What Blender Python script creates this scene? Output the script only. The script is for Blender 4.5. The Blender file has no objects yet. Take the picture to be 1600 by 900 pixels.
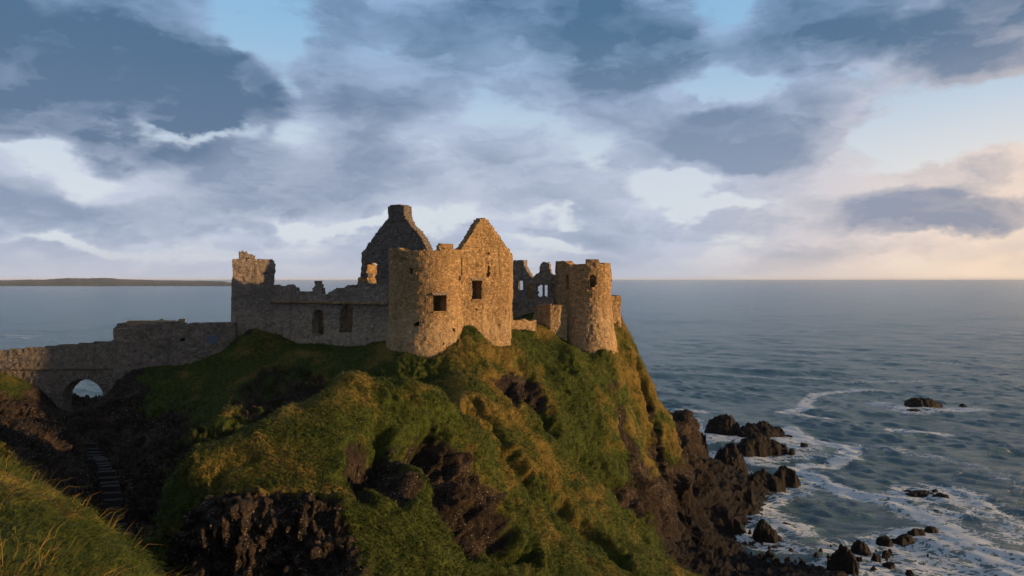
import bpy, bmesh, math, random
import numpy as np
from mathutils import Vector, Matrix

R = math.radians
F = 1100.0           # focal length in pixels of a 1600 px wide picture
CZ = 40.0            # camera height above the sea
def P(px, py, Y):    # a pixel of the photograph at a chosen distance -> a point of the place
    return ((px - 800) / F * Y, Y, CZ - (py - 435) / F * Y)

# ---------------------------------------------------------------- camera
scene = bpy.context.scene
cam_data = bpy.data.cameras.new("camera")
cam_data.sensor_width = 36.0
cam_data.lens = F / 1600 * 36
cam_data.shift_y = -15 / 1600
cam_data.clip_start = 0.5
cam_data.clip_end = 120000
cam = bpy.data.objects.new("camera", cam_data)
cam.location = (0, 0, CZ)
cam.rotation_euler = (R(90), 0, 0)
scene.collection.objects.link(cam)
scene.camera = cam
scene.view_settings.view_transform = 'Standard'
scene.view_settings.look = 'None'
scene.view_settings.exposure = 0.48
scene.view_settings.gamma = 1.0
scene.view_settings.use_curve_mapping = False
scene.render.engine = 'CYCLES'
scene.cycles.max_bounces = 5
scene.cycles.diffuse_bounces = 2
scene.cycles.glossy_bounces = 2
scene.cycles.volume_bounces = 0
scene.cycles.use_adaptive_sampling = True
scene.cycles.adaptive_threshold = 0.02
scene.cycles.use_denoising = True

# ---------------------------------------------------------------- node helper
class S:
    """a socket with arithmetic"""
    def __init__(s, nt, sock): s.nt, s.k = nt, sock
    def _m(s, op, b=None, c=None, clamp=False):
        n = s.nt.nodes.new('ShaderNodeMath'); n.operation = op; n.use_clamp = clamp
        for i, v in enumerate((s, b, c)):
            if v is None: continue
            if isinstance(v, S): s.nt.links.new(v.k, n.inputs[i])
            else: n.inputs[i].default_value = v
        return S(s.nt, n.outputs[0])
    def __add__(s, o): return s._m('ADD', o)
    __radd__ = __add__
    def __mul__(s, o): return s._m('MULTIPLY', o)
    __rmul__ = __mul__
    def __sub__(s, o): return s._m('SUBTRACT', o)
    def __rsub__(s, o): return (s * -1.0) + o
    def __truediv__(s, o): return s._m('DIVIDE', o)
    def __rtruediv__(s, o): return (s ** -1.0) * o
    def __pow__(s, o): return s._m('POWER', o)
    def max(s, o): return s._m('MAXIMUM', o)
    def min(s, o): return s._m('MINIMUM', o)
    def clamp(s): return s._m('ADD', 0.0, clamp=True)
    def exp(s): return s._m('EXPONENT')
    def abs(s): return s._m('ABSOLUTE')
    def step(s, a, b):
        n = s.nt.nodes.new('ShaderNodeMapRange'); n.interpolation_type = 'SMOOTHSTEP'
        s.nt.links.new(s.k, n.inputs['Value'])
        n.inputs['From Min'].default_value = a; n.inputs['From Max'].default_value = b
        return S(s.nt, n.outputs['Result'])
def comb(nt, x, y, z):
    n = nt.nodes.new('ShaderNodeCombineXYZ')
    for i, v in enumerate((x, y, z)):
        if isinstance(v, S): nt.links.new(v.k, n.inputs[i])
        else: n.inputs[i].default_value = v
    return S(nt, n.outputs[0])
def sep(nt, v):
    n = nt.nodes.new('ShaderNodeSeparateXYZ'); nt.links.new(v.k, n.inputs[0])
    return [S(nt, o) for o in n.outputs]
def noise(nt, vec, scale=1.0, detail=5, rough=0.5, dist=0.0, color=False, lac=2.0):
    n = nt.nodes.new('ShaderNodeTexNoise'); nt.links.new(vec.k, n.inputs['Vector'])
    n.inputs['Scale'].default_value = scale; n.inputs['Detail'].default_value = detail
    n.inputs['Roughness'].default_value = rough; n.inputs['Distortion'].default_value = dist
    n.inputs['Lacunarity'].default_value = lac
    return S(nt, n.outputs['Color' if color else 'Fac'])
def voro(nt, vec, scale=1.0, feature='F1', out='Distance', rand=1.0):
    n = nt.nodes.new('ShaderNodeTexVoronoi'); n.feature = feature; nt.links.new(vec.k, n.inputs['Vector'])
    n.inputs['Scale'].default_value = scale; n.inputs['Randomness'].default_value = rand
    return S(nt, n.outputs[out])
def vscale(nt, v, sx, sy, sz, rot=(0, 0, 0)):
    n = nt.nodes.new('ShaderNodeMapping'); nt.links.new(v.k, n.inputs[0])
    n.inputs['Scale'].default_value = (sx, sy, sz); n.inputs['Rotation'].default_value = rot
    return S(nt, n.outputs[0])
def vmath(nt, op, a, b):
    n = nt.nodes.new('ShaderNodeVectorMath'); n.operation = op
    for i, v in enumerate((a, b)):
        if isinstance(v, S): nt.links.new(v.k, n.inputs[i])
        elif op == 'SCALE' and i == 1: n.inputs['Scale'].default_value = v
        else: n.inputs[i].default_value = v
    return S(nt, n.outputs[0])
def mix(nt, f, a, b, mode='MIX'):
    n = nt.nodes.new('ShaderNodeMix'); n.data_type = 'RGBA'; n.blend_type = mode
    for idx, v in ((0, f), (6, a), (7, b)):
        if isinstance(v, S): nt.links.new(v.k, n.inputs[idx])
        elif idx == 0: n.inputs[0].default_value = v
        else: n.inputs[idx].default_value = (*v, 1)
    return S(nt, n.outputs[2])

# ---------------------------------------------------------------- sun and sky
SUN_AZ = R(99.3)      # clockwise from the view direction (+y)
SUN_EL = R(6.8)
sun_dir = Vector((math.sin(SUN_AZ) * math.cos(SUN_EL), math.cos(SUN_AZ) * math.cos(SUN_EL), math.sin(SUN_EL)))
sun_data = bpy.data.lights.new("sun", 'SUN')
sun_data.energy = 5.0
sun_data.angle = R(0.6)
sun_data.color = (1.0, 0.60, 0.27)
sun = bpy.data.objects.new("sun", sun_data)
sun.rotation_euler = sun_dir.to_track_quat('Z', 'Y').to_euler()
sun.location = (60, -20, 80)
scene.collection.objects.link(sun)

world = bpy.data.worlds.new("World")
scene.world = world
world.use_nodes = True
wt = world.node_tree
wt.nodes.clear()
w_out = wt.nodes.new('ShaderNodeOutputWorld')
w_bg = wt.nodes.new('ShaderNodeBackground')
wt.links.new(w_bg.outputs[0], w_out.inputs[0])
w_bg.inputs['Strength'].default_value = 0.078
sky = wt.nodes.new('ShaderNodeTexSky')
sky.sky_type = 'NISHITA'
sky.sun_disc = False
sky.sun_elevation = SUN_EL
sky.sun_rotation = SUN_AZ
sky.altitude = 0
sky.air_density = 1.0
sky.dust_density = 1.0
sky.ozone_density = 2.0
tc = wt.nodes.new('ShaderNodeTexCoord')
D = S(wt, tc.outputs['Generated'])
dx, dy, dz = sep(wt, D)
el = dz.max(0.0)
# cloud deck seen in perspective: direction projected on a high sheet
den = el + 0.16
cp = comb(wt, dx / den, dy / den, 0.0)
ctr_ = lambda v: vmath(wt, 'SUBTRACT', v, (0.5, 0.5, 0.5))
cpw = vmath(wt, 'ADD', cp, vmath(wt, 'SCALE', ctr_(noise(wt, cp, 1.3, 3, 0.5, color=True)), 0.7))
n_deck = noise(wt, cpw, 1.1, 7, 0.52)
# second, upright field: the heaped sides of the clouds
side = comb(wt, dx * 5.5, dy * 5.5, dz * 12.0)
sidew = vmath(wt, 'ADD', side, vmath(wt, 'SCALE', ctr_(noise(wt, side, 1.4, 4, 0.5, color=True)), 0.7))
n_side = noise(wt, sidew, 1.0, 8, 0.53)
lobe = noise(wt, sidew, 1.0, 3, 0.45)
lobe2 = noise(wt, vmath(wt, 'ADD', sidew, (0.22, -0.03, 0.20)), 1.0, 3, 0.45)
# billows: rounded cells at two sizes, only felt along the edges
bw = vmath(wt, 'ADD', sidew, vmath(wt, 'SCALE', ctr_(noise(wt, side, 6.0, 3, 0.6, color=True)), 0.22))
n_head = voro(wt, bw, 2.2) * -0.65 + voro(wt, bw, 5.5) * -0.45 + 0.50
# the direction itself, pushed about, so that no cloud mass keeps a smooth outline
Dw = vmath(wt, 'ADD', D, vmath(wt, 'SCALE', ctr_(noise(wt, vmath(wt, 'MULTIPLY', D, (1.0, 1.0, 1.6)), 7.0, 5, 0.55, color=True)), 0.13))
bx_, by_, bz_ = sep(wt, Dw)
#  (px, py, half-width, half-height, amount): large cloud masses and the gaps between them, as directions in the sky
BLOBS = [
 (60, 120, 210, 95, .34), (330, 145, 110, 52, .42), (130, 60, 120, 60, .12), (60, 225, 90, 22, .2),
 (20, 290, 60, 30, .22), (330, 20, 80, 20, .12),
 (400, 80, 45, 45, -.30), (520, 45, 90, 45, -.28), (462, 165, 34, 60, -.44), (95, 262, 95, 24, -.46), (330, 208, 100, 12, -.36),
 (120, 300, 60, 16, -.32), (30, 235, 40, 8, -.16),
 (540, 30, 90, 35, .18), (620, 100, 120, 60, .24), (540, 175, 80, 50, .12), (420, 260, 180, 40, .24), (250, 345, 200, 22, .20), (700, 250, 120, 45, .14),
 (390, 310, 100, 25, .18), (100, 365, 160, 12, .05),
 (470, 345, 40, 14, -.40), (560, 352, 160, 7, -.22), (660, 228, 40, 12, -.3), (200, 383, 140, 9, -.30), (380, 372, 120, 6, -.16),
 (870, 70, 150, 85, .30), (1000, 90, 120, 60, .2), (950, 15, 120, 30, .16),
 (1135, 15, 36, 40, -.30), (820, 170, 60, 30, -.14), (905, 225, 50, 30, -.36),
 (1080, 138, 60, 20, -.26), (1130, 145, 50, 28, -.36), (1250, 118, 110, 20, -.20), (1390, 175, 110, 36, -.28), (1360, 225, 70, 14, -.2),
 (1130, 200, 120, 45, .34), (1230, 225, 130, 36, .34), (1300, 170, 60, 40, .2), (1180, 245, 160, 22, .22),
 (1330, 45, 190, 55, .38), (1520, 110, 70, 60, .22), (1560, 50, 100, 60, .28), (1440, 118, 90, 16, -.14),
 (930, 290, 110, 45, .22), (830, 320, 60, 22, .2), (760, 170, 60, 40, -.12), (1000, 260, 60, 30, -.08),
 (1045, 290, 50, 22, -.26), (1130, 278, 60, 8, -.22), (1170, 296, 90, 14, .18), (1000, 350, 140, 12, .06),
 (880, 345, 70, 8, -.2), (1080, 330, 100, 9, -.2), (1120, 320, 80, 16, -.08), (860, 384, 80, 8, -.2), (930, 388, 50, 8, -.22),
 (1480, 215, 120, 22, -.34), (1550, 170, 70, 40, -.3), (1560, 230, 70, 24, -.24), (1500, 320, 130, 26, .36), (1550, 265, 60, 12, .3), (1560, 345, 90, 12, .2),
 (1350, 265, 110, 12, -.12), (1370, 330, 40, 22, .16), (1300, 350, 100, 8, -.14), (1500, 358, 140, 5, -.22),
 (800, 300, 40, 20, -.1), (650, 315, 120, 20, .1), (1350, 385, 280, 10, .12),
]
def field(L_):
    tot = None
    for (px, py, w, h, a) in L_:
        u, v = (px - 800) / F, (435 - py) / F
        L = math.sqrt(1 + u * u + v * v)
        q1 = (bx_ - u / L) * (F * L / w); q2 = (bz_ - v / L) * (F * L / h)
        t = ((q1 * q1 + q2 * q2) * -0.7).exp() * a
        tot = t if tot is None else tot + t
    return tot
cov = field(BLOBS + [(600, 385, 500, 16, .10), (200, 400, 300, 12, .08), (900, 365, 250, 14, .14), (1300, 345, 200, 16, .12), (620, 290, 260, 50, .10), (740, 120, 120, 60, .06)])
# how heavy the masses are: dark slabs and thin, bright parts
weight = field([(110, 125, 250, 105, .55), (330, 150, 100, 45, .35), (520, 140, 90, 60, .05), (780, 200, 190, 80, -.55), (650, 90, 120, 60, -.15), (560, 280, 260, 60, -.05),
                (930, 290, 120, 45, -.22), (1200, 210, 150, 50, .15), (1380, 60, 200, 60, .25), (1500, 325, 120, 25, .12), (1500, 200, 150, 55, -.7), (1400, 270, 200, 20, -.35),
                (800, 370, 600, 25, -.25), (300, 340, 250, 25, .12), (900, 80, 140, 60, .06), (1300, 300, 160, 20, -.3)])
front = dy.step(0.0, 0.25)
cov = cov * front; weight = weight * front
C = n_deck * 0.40 + n_side * 0.76 + n_head * 0.12 + cov * 0.68 + 0.045
Cs = lobe * 1.1 + cov * 0.75 + weight * 0.7 + 0.05
cloud = C.step(0.505, 0.650)
thick = Cs.step(0.58, 0.98)
# smaller heaps inside the big masses, with their own lit and shaded sides
hin = vmath(wt, 'ADD', comb(wt, dx * 8.5, dy * 8.5, dz * 23.0), vmath(wt, 'SCALE', ctr_(noise(wt, side, 2.2, 4, 0.5, color=True)), 1.1))
h1 = noise(wt, hin, 1.0, 8, 0.56)
h2 = noise(wt, vmath(wt, 'ADD', hin, (0.20, -0.03, 0.22)), 1.0, 5, 0.5)
heap = (h1 + cov * 0.15).step(0.46, 0.585)
relief = (lobe - lobe2) * 0.7 + (n_side - lobe) * 0.35 + (h1 - h2) * 0.55
skyc = S(wt, sky.outputs[0])
# tones (given for a strength of 0.10)
warm = (dx * 0.80 + dy * 0.25 - 0.36 - el * 0.45).step(0.0, 0.40)         # towards the low sun
low = 1.0 - el.step(0.0, 0.30)
high = el.step(0.10, 0.36)
clear = mix(wt, high, (6.9, 7.4, 8.2), (2.9, 5.2, 7.6))
clear = mix(wt, warm * low, clear, (11.0, 8.8, 6.6))
clear = mix(wt, 0.18, clear, skyc)
bright = mix(wt, high, (4.8, 5.3, 6.5), (2.6, 3.8, 5.8))
bright = mix(wt, warm, bright, (9.2, 6.9, 5.1))
darkc = mix(wt, high, (2.3, 2.9, 4.1), (0.65, 1.40, 2.45))
darkc = mix(wt, warm * 0.7, darkc, (2.7, 2.6, 3.0))
darkc = mix(wt, weight.step(0.05, 0.40) * 0.75, darkc, (0.62, 1.25, 2.25))
shade = (thick * 0.58 + heap * 0.34 - relief * 1.9 + C.step(0.60, 0.80) * 0.16 + weight.step(0.10, 0.50) * 0.10).clamp()
cl = mix(wt, shade, bright, darkc)
col = mix(wt, cloud * 0.94, clear, cl)
# pale band that every distant cloud fades into just over the sea
band = mix(wt, warm, (4.6, 4.75, 5.5), (9.6, 7.2, 5.0))
col = mix(wt, (1.0 - el.step(0.0, 0.06)) * 0.75, col, band)
# unseen darker cover overhead and behind the viewer, added to lower ambient light
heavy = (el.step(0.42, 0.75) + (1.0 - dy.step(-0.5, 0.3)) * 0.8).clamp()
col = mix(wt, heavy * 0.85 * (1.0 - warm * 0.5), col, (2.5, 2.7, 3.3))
below = dz.step(-0.02, -0.004)
col = mix(wt, below, (1.0, 1.3, 1.6), col)
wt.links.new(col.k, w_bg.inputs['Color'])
world.cycles.sampling_method = 'MANUAL'
world.cycles.sample_map_resolution = 512

# ================================================================ helpers for meshes
rng = np.random.default_rng(7)
_T = rng.random((64, 64, 64)).astype(np.float32) * 2 - 1
def vnoise(x, y, z):
    xi, yi, zi = np.floor(x), np.floor(y), np.floor(z)
    fx, fy, fz = x - xi, y - yi, z - zi
    fx = fx * fx * fx * (fx * (fx * 6 - 15) + 10); fy = fy * fy * fy * (fy * (fy * 6 - 15) + 10); fz = fz * fz * fz * (fz * (fz * 6 - 15) + 10)
    xi = xi.astype(np.int64) & 63; yi = yi.astype(np.int64) & 63; zi = zi.astype(np.int64) & 63
    x1, y1, z1 = (xi + 1) & 63, (yi + 1) & 63, (zi + 1) & 63
    a = _T[xi, yi, zi] * (1 - fx) + _T[x1, yi, zi] * fx
    b = _T[xi, y1, zi] * (1 - fx) + _T[x1, y1, zi] * fx
    c = _T[xi, yi, z1] * (1 - fx) + _T[x1, yi, z1] * fx
    d = _T[xi, y1, z1] * (1 - fx) + _T[x1, y1, z1] * fx
    return (a * (1 - fy) + b * fy) * (1 - fz) + (c * (1 - fy) + d * fy) * fz
def fbm(p, f, n=4, g=0.5, lac=2.03, off=0.0):
    x, y, z = p[..., 0] * f + off, p[..., 1] * f + off * 1.7, p[..., 2] * f - off * 0.6
    r = 0; a = 1.0; tot = 0
    for i in range(n):
        r = r + a * vnoise(x, y, z); tot += a
        x, y, z = (x * 0.8 + y * 0.6) * lac + 11.3, (y * 0.8 - x * 0.6) * lac + 5.1, z * lac + 7.7; a *= g
    return r / tot
def ridged(p, f, n=4, g=0.55, off=0.0):
    x, y, z = p[..., 0] * f + off, p[..., 1] * f + off * 1.7, p[..., 2] * f - off * 0.6
    r = 0; a = 1.0; tot = 0
    for i in range(n):
        v = 1 - 2 * np.abs(vnoise(x, y, z)); r = r + a * v; tot += a
        x, y, z = (x * 0.8 + y * 0.6) * 2.05 + 3.3, (y * 0.8 - x * 0.6) * 2.05 + 9.1, z * 2.05 + 1.7; a *= g
    return r / tot
def sstep(a, b, x):
    t = np.clip((x - a) / (b - a), 0, 1); return t * t * (3 - 2 * t)

def link(o, parent=None):
    scene.collection.objects.link(o)
    if parent is not None: o.parent = parent
    return o
def mesh_np(name, V, Q, mats, parent=None, smooth=True, attrs=None, tri=False, loc=None):
    me = bpy.data.meshes.new(name)
    V = np.asarray(V, dtype=np.float32)
    if loc is not None: V = V - np.asarray(loc, dtype=np.float32)
    Q = np.asarray(Q, dtype=np.int32)
    k = Q.shape[1]
    me.vertices.add(len(V)); me.vertices.foreach_set('co', V.ravel())
    me.loops.add(Q.size); me.loops.foreach_set('vertex_index', Q.ravel())
    me.polygons.add(len(Q)); me.polygons.foreach_set('loop_start', np.arange(len(Q), dtype=np.int32) * k)
    me.update(calc_edges=True)
    me.polygons.foreach_set('use_smooth', np.full(len(Q), smooth, dtype=bool))
    for an, av in (attrs or {}).items():
        at = me.attributes.new(an, 'FLOAT', 'POINT'); at.data.foreach_set('value', np.asarray(av, dtype=np.float32).ravel())
    for m in (mats if isinstance(mats, (list, tuple)) else [mats]): me.materials.append(m)
    me.validate()
    o = bpy.data.objects.new(name, me)
    return link(o, parent)
def tag(o, label=None, cat=None, group=None, kind=None):
    if label: o['label'] = label
    if cat: o['category'] = cat
    if group: o['group'] = group
    if kind: o['kind'] = kind
    return o
def thing(name, loc, label, cat, group=None):
    o = bpy.data.objects.new(name, None); link(o); o.location = loc
    o.empty_display_size = 0.5
    return tag(o, label, cat, group)

# ================================================================ materials
def new_mat(name):
    m = bpy.data.materials.new(name); m.use_nodes = True
    nt = m.node_tree; b = nt.nodes['Principled BSDF']
    return m, nt, b
def put(nt, s, b, inp):
    nt.links.new(s.k, b.inputs[inp])
def bump(nt, b, h, dist, strength=1.0):
    n = nt.nodes.new('ShaderNodeBump'); n.inputs['Distance'].default_value = dist; n.inputs['Strength'].default_value = strength
    nt.links.new(h.k, n.inputs['Height']); nt.links.new(n.outputs[0], b.inputs['Normal'])
def coords(nt, which='Object'):
    return S(nt, nt.nodes.new('ShaderNodeTexCoord').outputs[which])
def attr(nt, name):
    n = nt.nodes.new('ShaderNodeAttribute'); n.attribute_name = name
    return S(nt, n.outputs['Fac'])

def stone_mat(name, dark, mid, light, mortar, moss=0.25, wash=0.55):
    m, nt, b = new_mat(name)
    g = nt.nodes.new('ShaderNodeNewGeometry')
    co = S(nt, g.outputs['Position'])
    warp = vmath(nt, 'SCALE', vmath(nt, 'SUBTRACT', noise(nt, co, 2.2, 3, 0.6, color=True), (.5, .5, .5)), 0.22)
    cw = vmath(nt, 'ADD', co, warp)
    st = vscale(nt, cw, 3.9, 3.9, 6.4)
    cell = voro(nt, st, 1.0, 'F1', 'Color'); edge = voro(nt, st, 1.0, 'DISTANCE_TO_EDGE'); f1 = voro(nt, st, 1.0)
    cr, cg, cb = sep(nt, cell)
    big = noise(nt, co, 0.35, 4, 0.6); fine = noise(nt, co, 9.0, 4, 0.6); pale = noise(nt, co, 1.4, 4, 0.65)
    c = mix(nt, cr, dark, mid)
    c = mix(nt, (cg - 0.66).step(0.0, 0.32) * 0.6, c, light)
    c = mix(nt, (cb - 0.8).step(0.0, 0.15) * 0.7, c, dark)
    c = mix(nt, (1.0 - edge.step(0.02, 0.10)) * (pale.step(0.42, 0.62)) * 0.75, c, mortar)
    c = mix(nt, big.step(0.42, 0.68) * 0.45, c, (dark[0] * .8, dark[1] * .8, dark[2] * .8))
    c = mix(nt, fine.step(0.35, 0.75) * 0.35, c, light)
    x, y, z = sep(nt, co)
    ms = noise(nt, co, 0.9, 6, 0.65)
    # remains of a pale limewash low on the walls, brown weathered courses above
    lw = (z + ms * 5.0 + big * 3.0).step(41.2, 38.0) * pale.step(0.30, 0.60)
    c = mix(nt, lw * wash * (1.0 - (1.0 - edge.step(0.02, 0.12)) * 0.8), c, (0.48, 0.37, 0.23))
    run = noise(nt, vscale(nt, co, 1.6, 1.6, 0.16), 1.0, 5, 0.6)
    c = mix(nt, run.step(0.52, 0.70) * 0.40, c, (0.075, 0.06, 0.045))
    c = mix(nt, ms.step(0.60, 0.70) * moss, c, (0.045, 0.05, 0.015))
    put(nt, c, b, 'Base Color')
    b.inputs['Roughness'].default_value = 0.95; b.inputs['Specular IOR Level'].default_value = 0.15
    h = edge.step(0.0, 0.16) * 0.8 + cr * 0.5 + fine * 0.5 + noise(nt, co, 2.5, 3, 0.5) * 0.8
    bump(nt, b, h, 0.075)
    return m
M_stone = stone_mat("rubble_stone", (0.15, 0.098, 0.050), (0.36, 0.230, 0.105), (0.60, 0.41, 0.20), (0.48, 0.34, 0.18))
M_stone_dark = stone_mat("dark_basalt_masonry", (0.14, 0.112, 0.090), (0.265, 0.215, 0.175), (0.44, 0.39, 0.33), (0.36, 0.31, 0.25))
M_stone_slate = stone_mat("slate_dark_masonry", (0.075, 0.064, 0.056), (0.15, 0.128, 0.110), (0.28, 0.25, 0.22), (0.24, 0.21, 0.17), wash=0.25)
M_stone_bridge = stone_mat("grey_bridge_stone", (0.08, 0.072, 0.064), (0.19, 0.17, 0.14), (0.32, 0.29, 0.25), (0.05, 0.045, 0.038), wash=0.25)

def land_mat():
    m, nt, b = new_mat("grass_and_basalt")
    g = nt.nodes.new('ShaderNodeNewGeometry')
    co = S(nt, g.outputs['Position'])
    rock = attr(nt, 'rock'); dry = attr(nt, 'dry')
    n1 = noise(nt, co, 0.5, 6, 0.6); n2 = noise(nt, co, 2.6, 5, 0.65); n3 = noise(nt, co, 11.0, 4, 0.65)
    streak = noise(nt, vscale(nt, co, 3.0, 3.0, 0.8, (0.4, 0.5, 0.3)), 1.6, 5, 0.62)
    # turf
    t = mix(nt, n2.step(0.35, 0.65), (0.022, 0.038, 0.008), (0.066, 0.090, 0.014))
    t = mix(nt, (dry + n1 * 0.9 + streak * 0.8 - 1.08).step(0.0, 0.45) * 0.85, t, (0.185, 0.128, 0.032))
    t = mix(nt, n3.step(0.45, 0.75) * 0.5, t, (0.05, 0.045, 0.015))
    # basalt
    k = mix(nt, n2.step(0.3, 0.7), (0.009, 0.008, 0.008), (0.036, 0.028, 0.022))
    k = mix(nt, (n3 * n1 * 4.0 - 1.0).step(0.10, 0.45) * 0.6, k, (0.12, 0.08, 0.05))
    spot = noise(nt, co, 7.0, 3, 0.7)
    patch = noise(nt, co, 0.22, 3, 0.5)
    k = mix(nt, spot.step(0.61, 0.67) * patch.step(0.45, 0.58) * 0.75, k, (0.40, 0.37, 0.30))   # lichen and guano
    x, y, z = sep(nt, co)
    wet = 1.0 - (z + n2 * 3.0).step(6.0, 14.0)  # wet shore rock; reaches higher to paint in the shade of the sunless foot
    k = mix(nt, wet * 0.9, k, (0.007, 0.0065, 0.0065))
    r = (rock + (n2 - 0.5) * 0.9 + (n3 - 0.5) * 0.5).step(0.46, 0.68)
    c = mix(nt, r, t, k)
    put(nt, c, b, 'Base Color')
    put(nt, mix(nt, wet * r, (0.9, 0.9, 0.9), (0.7, 0.7, 0.7)), b, 'Roughness')
    b.inputs['Specular IOR Level'].default_value = 0.12
    crag = voro(nt, vscale(nt, co, 1.1, 1.1, 0.55), 1.3)
    h = mix(nt, r, comb(nt, n3 * 0.6 + streak * 0.9, 0.0, 0.0), comb(nt, n3 * 0.5 + n2 * 0.8 + crag * 0.7, 0.0, 0.0))
    hx = sep(nt, h)[0]
    bump(nt, b, hx, 0.35)
    return m
M_land = land_mat()

def rock_mat():
    m, nt, b = new_mat("wet_black_rock")
    g = nt.nodes.new('ShaderNodeNewGeometry'); co = S(nt, g.outputs['Position'])
    n1 = noise(nt, co, 0.8, 6, 0.65); n2 = noise(nt, co, 4.0, 5, 0.6)
    c = mix(nt, n1.step(0.35, 0.65), (0.005, 0.005, 0.005), (0.016, 0.013, 0.011))
    c = mix(nt, n2.step(0.58, 0.75) * 0.4, c, (0.022, 0.017, 0.013))
    put(nt, c, b, 'Base Color')
    b.inputs['Roughness'].default_value = 0.6; b.inputs['Specular IOR Level'].default_value = 0.1
    bump(nt, b, n2 + n1 * 0.6, 0.3)
    return m
M_rock = rock_mat()

def sea_mat():
    m, nt, b = new_mat("sea_water")
    out = nt.nodes['Material Output']
    g = nt.nodes.new('ShaderNodeNewGeometry'); co = S(nt, g.outputs['Position'])
    F_ = attr(nt, 'foam')
    x, y, z = sep(nt, co)
    dist = (x * x + y * y) ** 0.5
    base = mix(nt, noise(nt, co, 0.02, 4, 0.5), (0.038, 0.096, 0.120), (0.060, 0.130, 0.150))
    base = mix(nt, F_.step(0.05, 0.7) * 0.5, base, (0.05, 0.12, 0.13))
    put(nt, base, b, 'Base Color')
    put(nt, 0.13 + (dist * 0.0002).min(0.09), b, 'Roughness'); b.inputs['IOR'].default_value = 1.333
    wv = vscale(nt, co, 1.0, 2.3, 1.0, (0, 0, R(-28)))
    h = noise(nt, wv, 0.55, 5, 0.62) * 0.9 + noise(nt, vscale(nt, co, 1, 2.0, 1, (0, 0, R(12))), 0.16, 4, 0.55) * 1.6
    fade = 1.0 / (1.0 + dist * 0.0030)
    h = h + noise(nt, wv, 2.2, 4, 0.6) * 0.28
    bump(nt, b, h * (fade * 0.92 + 0.08), 1.25)
    # foam: torn lace, thicker where the water breaks
    cw = vmath(nt, 'ADD', co, vmath(nt, 'SCALE', vmath(nt, 'SUBTRACT', noise(nt, co, 0.22, 4, 0.6, color=True), (.5, .5, .5)), 5.0))
    lace = voro(nt, vscale(nt, cw, 1.0, 1.8, 0.0, (0, 0, R(-28))), 0.50, 'DISTANCE_TO_EDGE')
    lace2 = voro(nt, vscale(nt, cw, 1.0, 1.5, 0.0, (0, 0, R(-40))), 1.3, 'DISTANCE_TO_EDGE')
    patch = noise(nt, vscale(nt, cw, 1.0, 1.8, 0.0, (0, 0, R(-28))), 0.16, 6, 0.62)
    torn = noise(nt, vscale(nt, cw, 1.0, 2.4, 0.0, (0, 0, R(-28))), 0.8, 5, 0.65)
    k = F_ * 1.45 + patch * 1.0 + torn * 0.55 - lace * 1.6 - lace2 * 1.1 - 1.09
    fm = k.step(0.0, 0.26) * 0.85
    fb = nt.nodes.new('ShaderNodeBsdfDiffuse'); fb.inputs[0].default_value = (0.50, 0.54, 0.56, 1)
    ms = nt.nodes.new('ShaderNodeMixShader')
    nt.links.new(fm.k, ms.inputs[0]); nt.links.new(b.outputs[0], ms.inputs[1]); nt.links.new(fb.outputs[0], ms.inputs[2])
    nt.links.new(ms.outputs[0], out.inputs[0])
    return m
M_sea = sea_mat()

# ================================================================ terrain
CP = []      # (x, y, z, rock, dry)
def cp(px, py, Y, rock=0.0, dry=0.3):
    x, y, z = P(px, py, Y); CP.append((x, y, z, rock, dry))
def cw_(x, y, z, rock=0.0, dry=0.3): CP.append((x, y, z, rock, dry))
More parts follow.
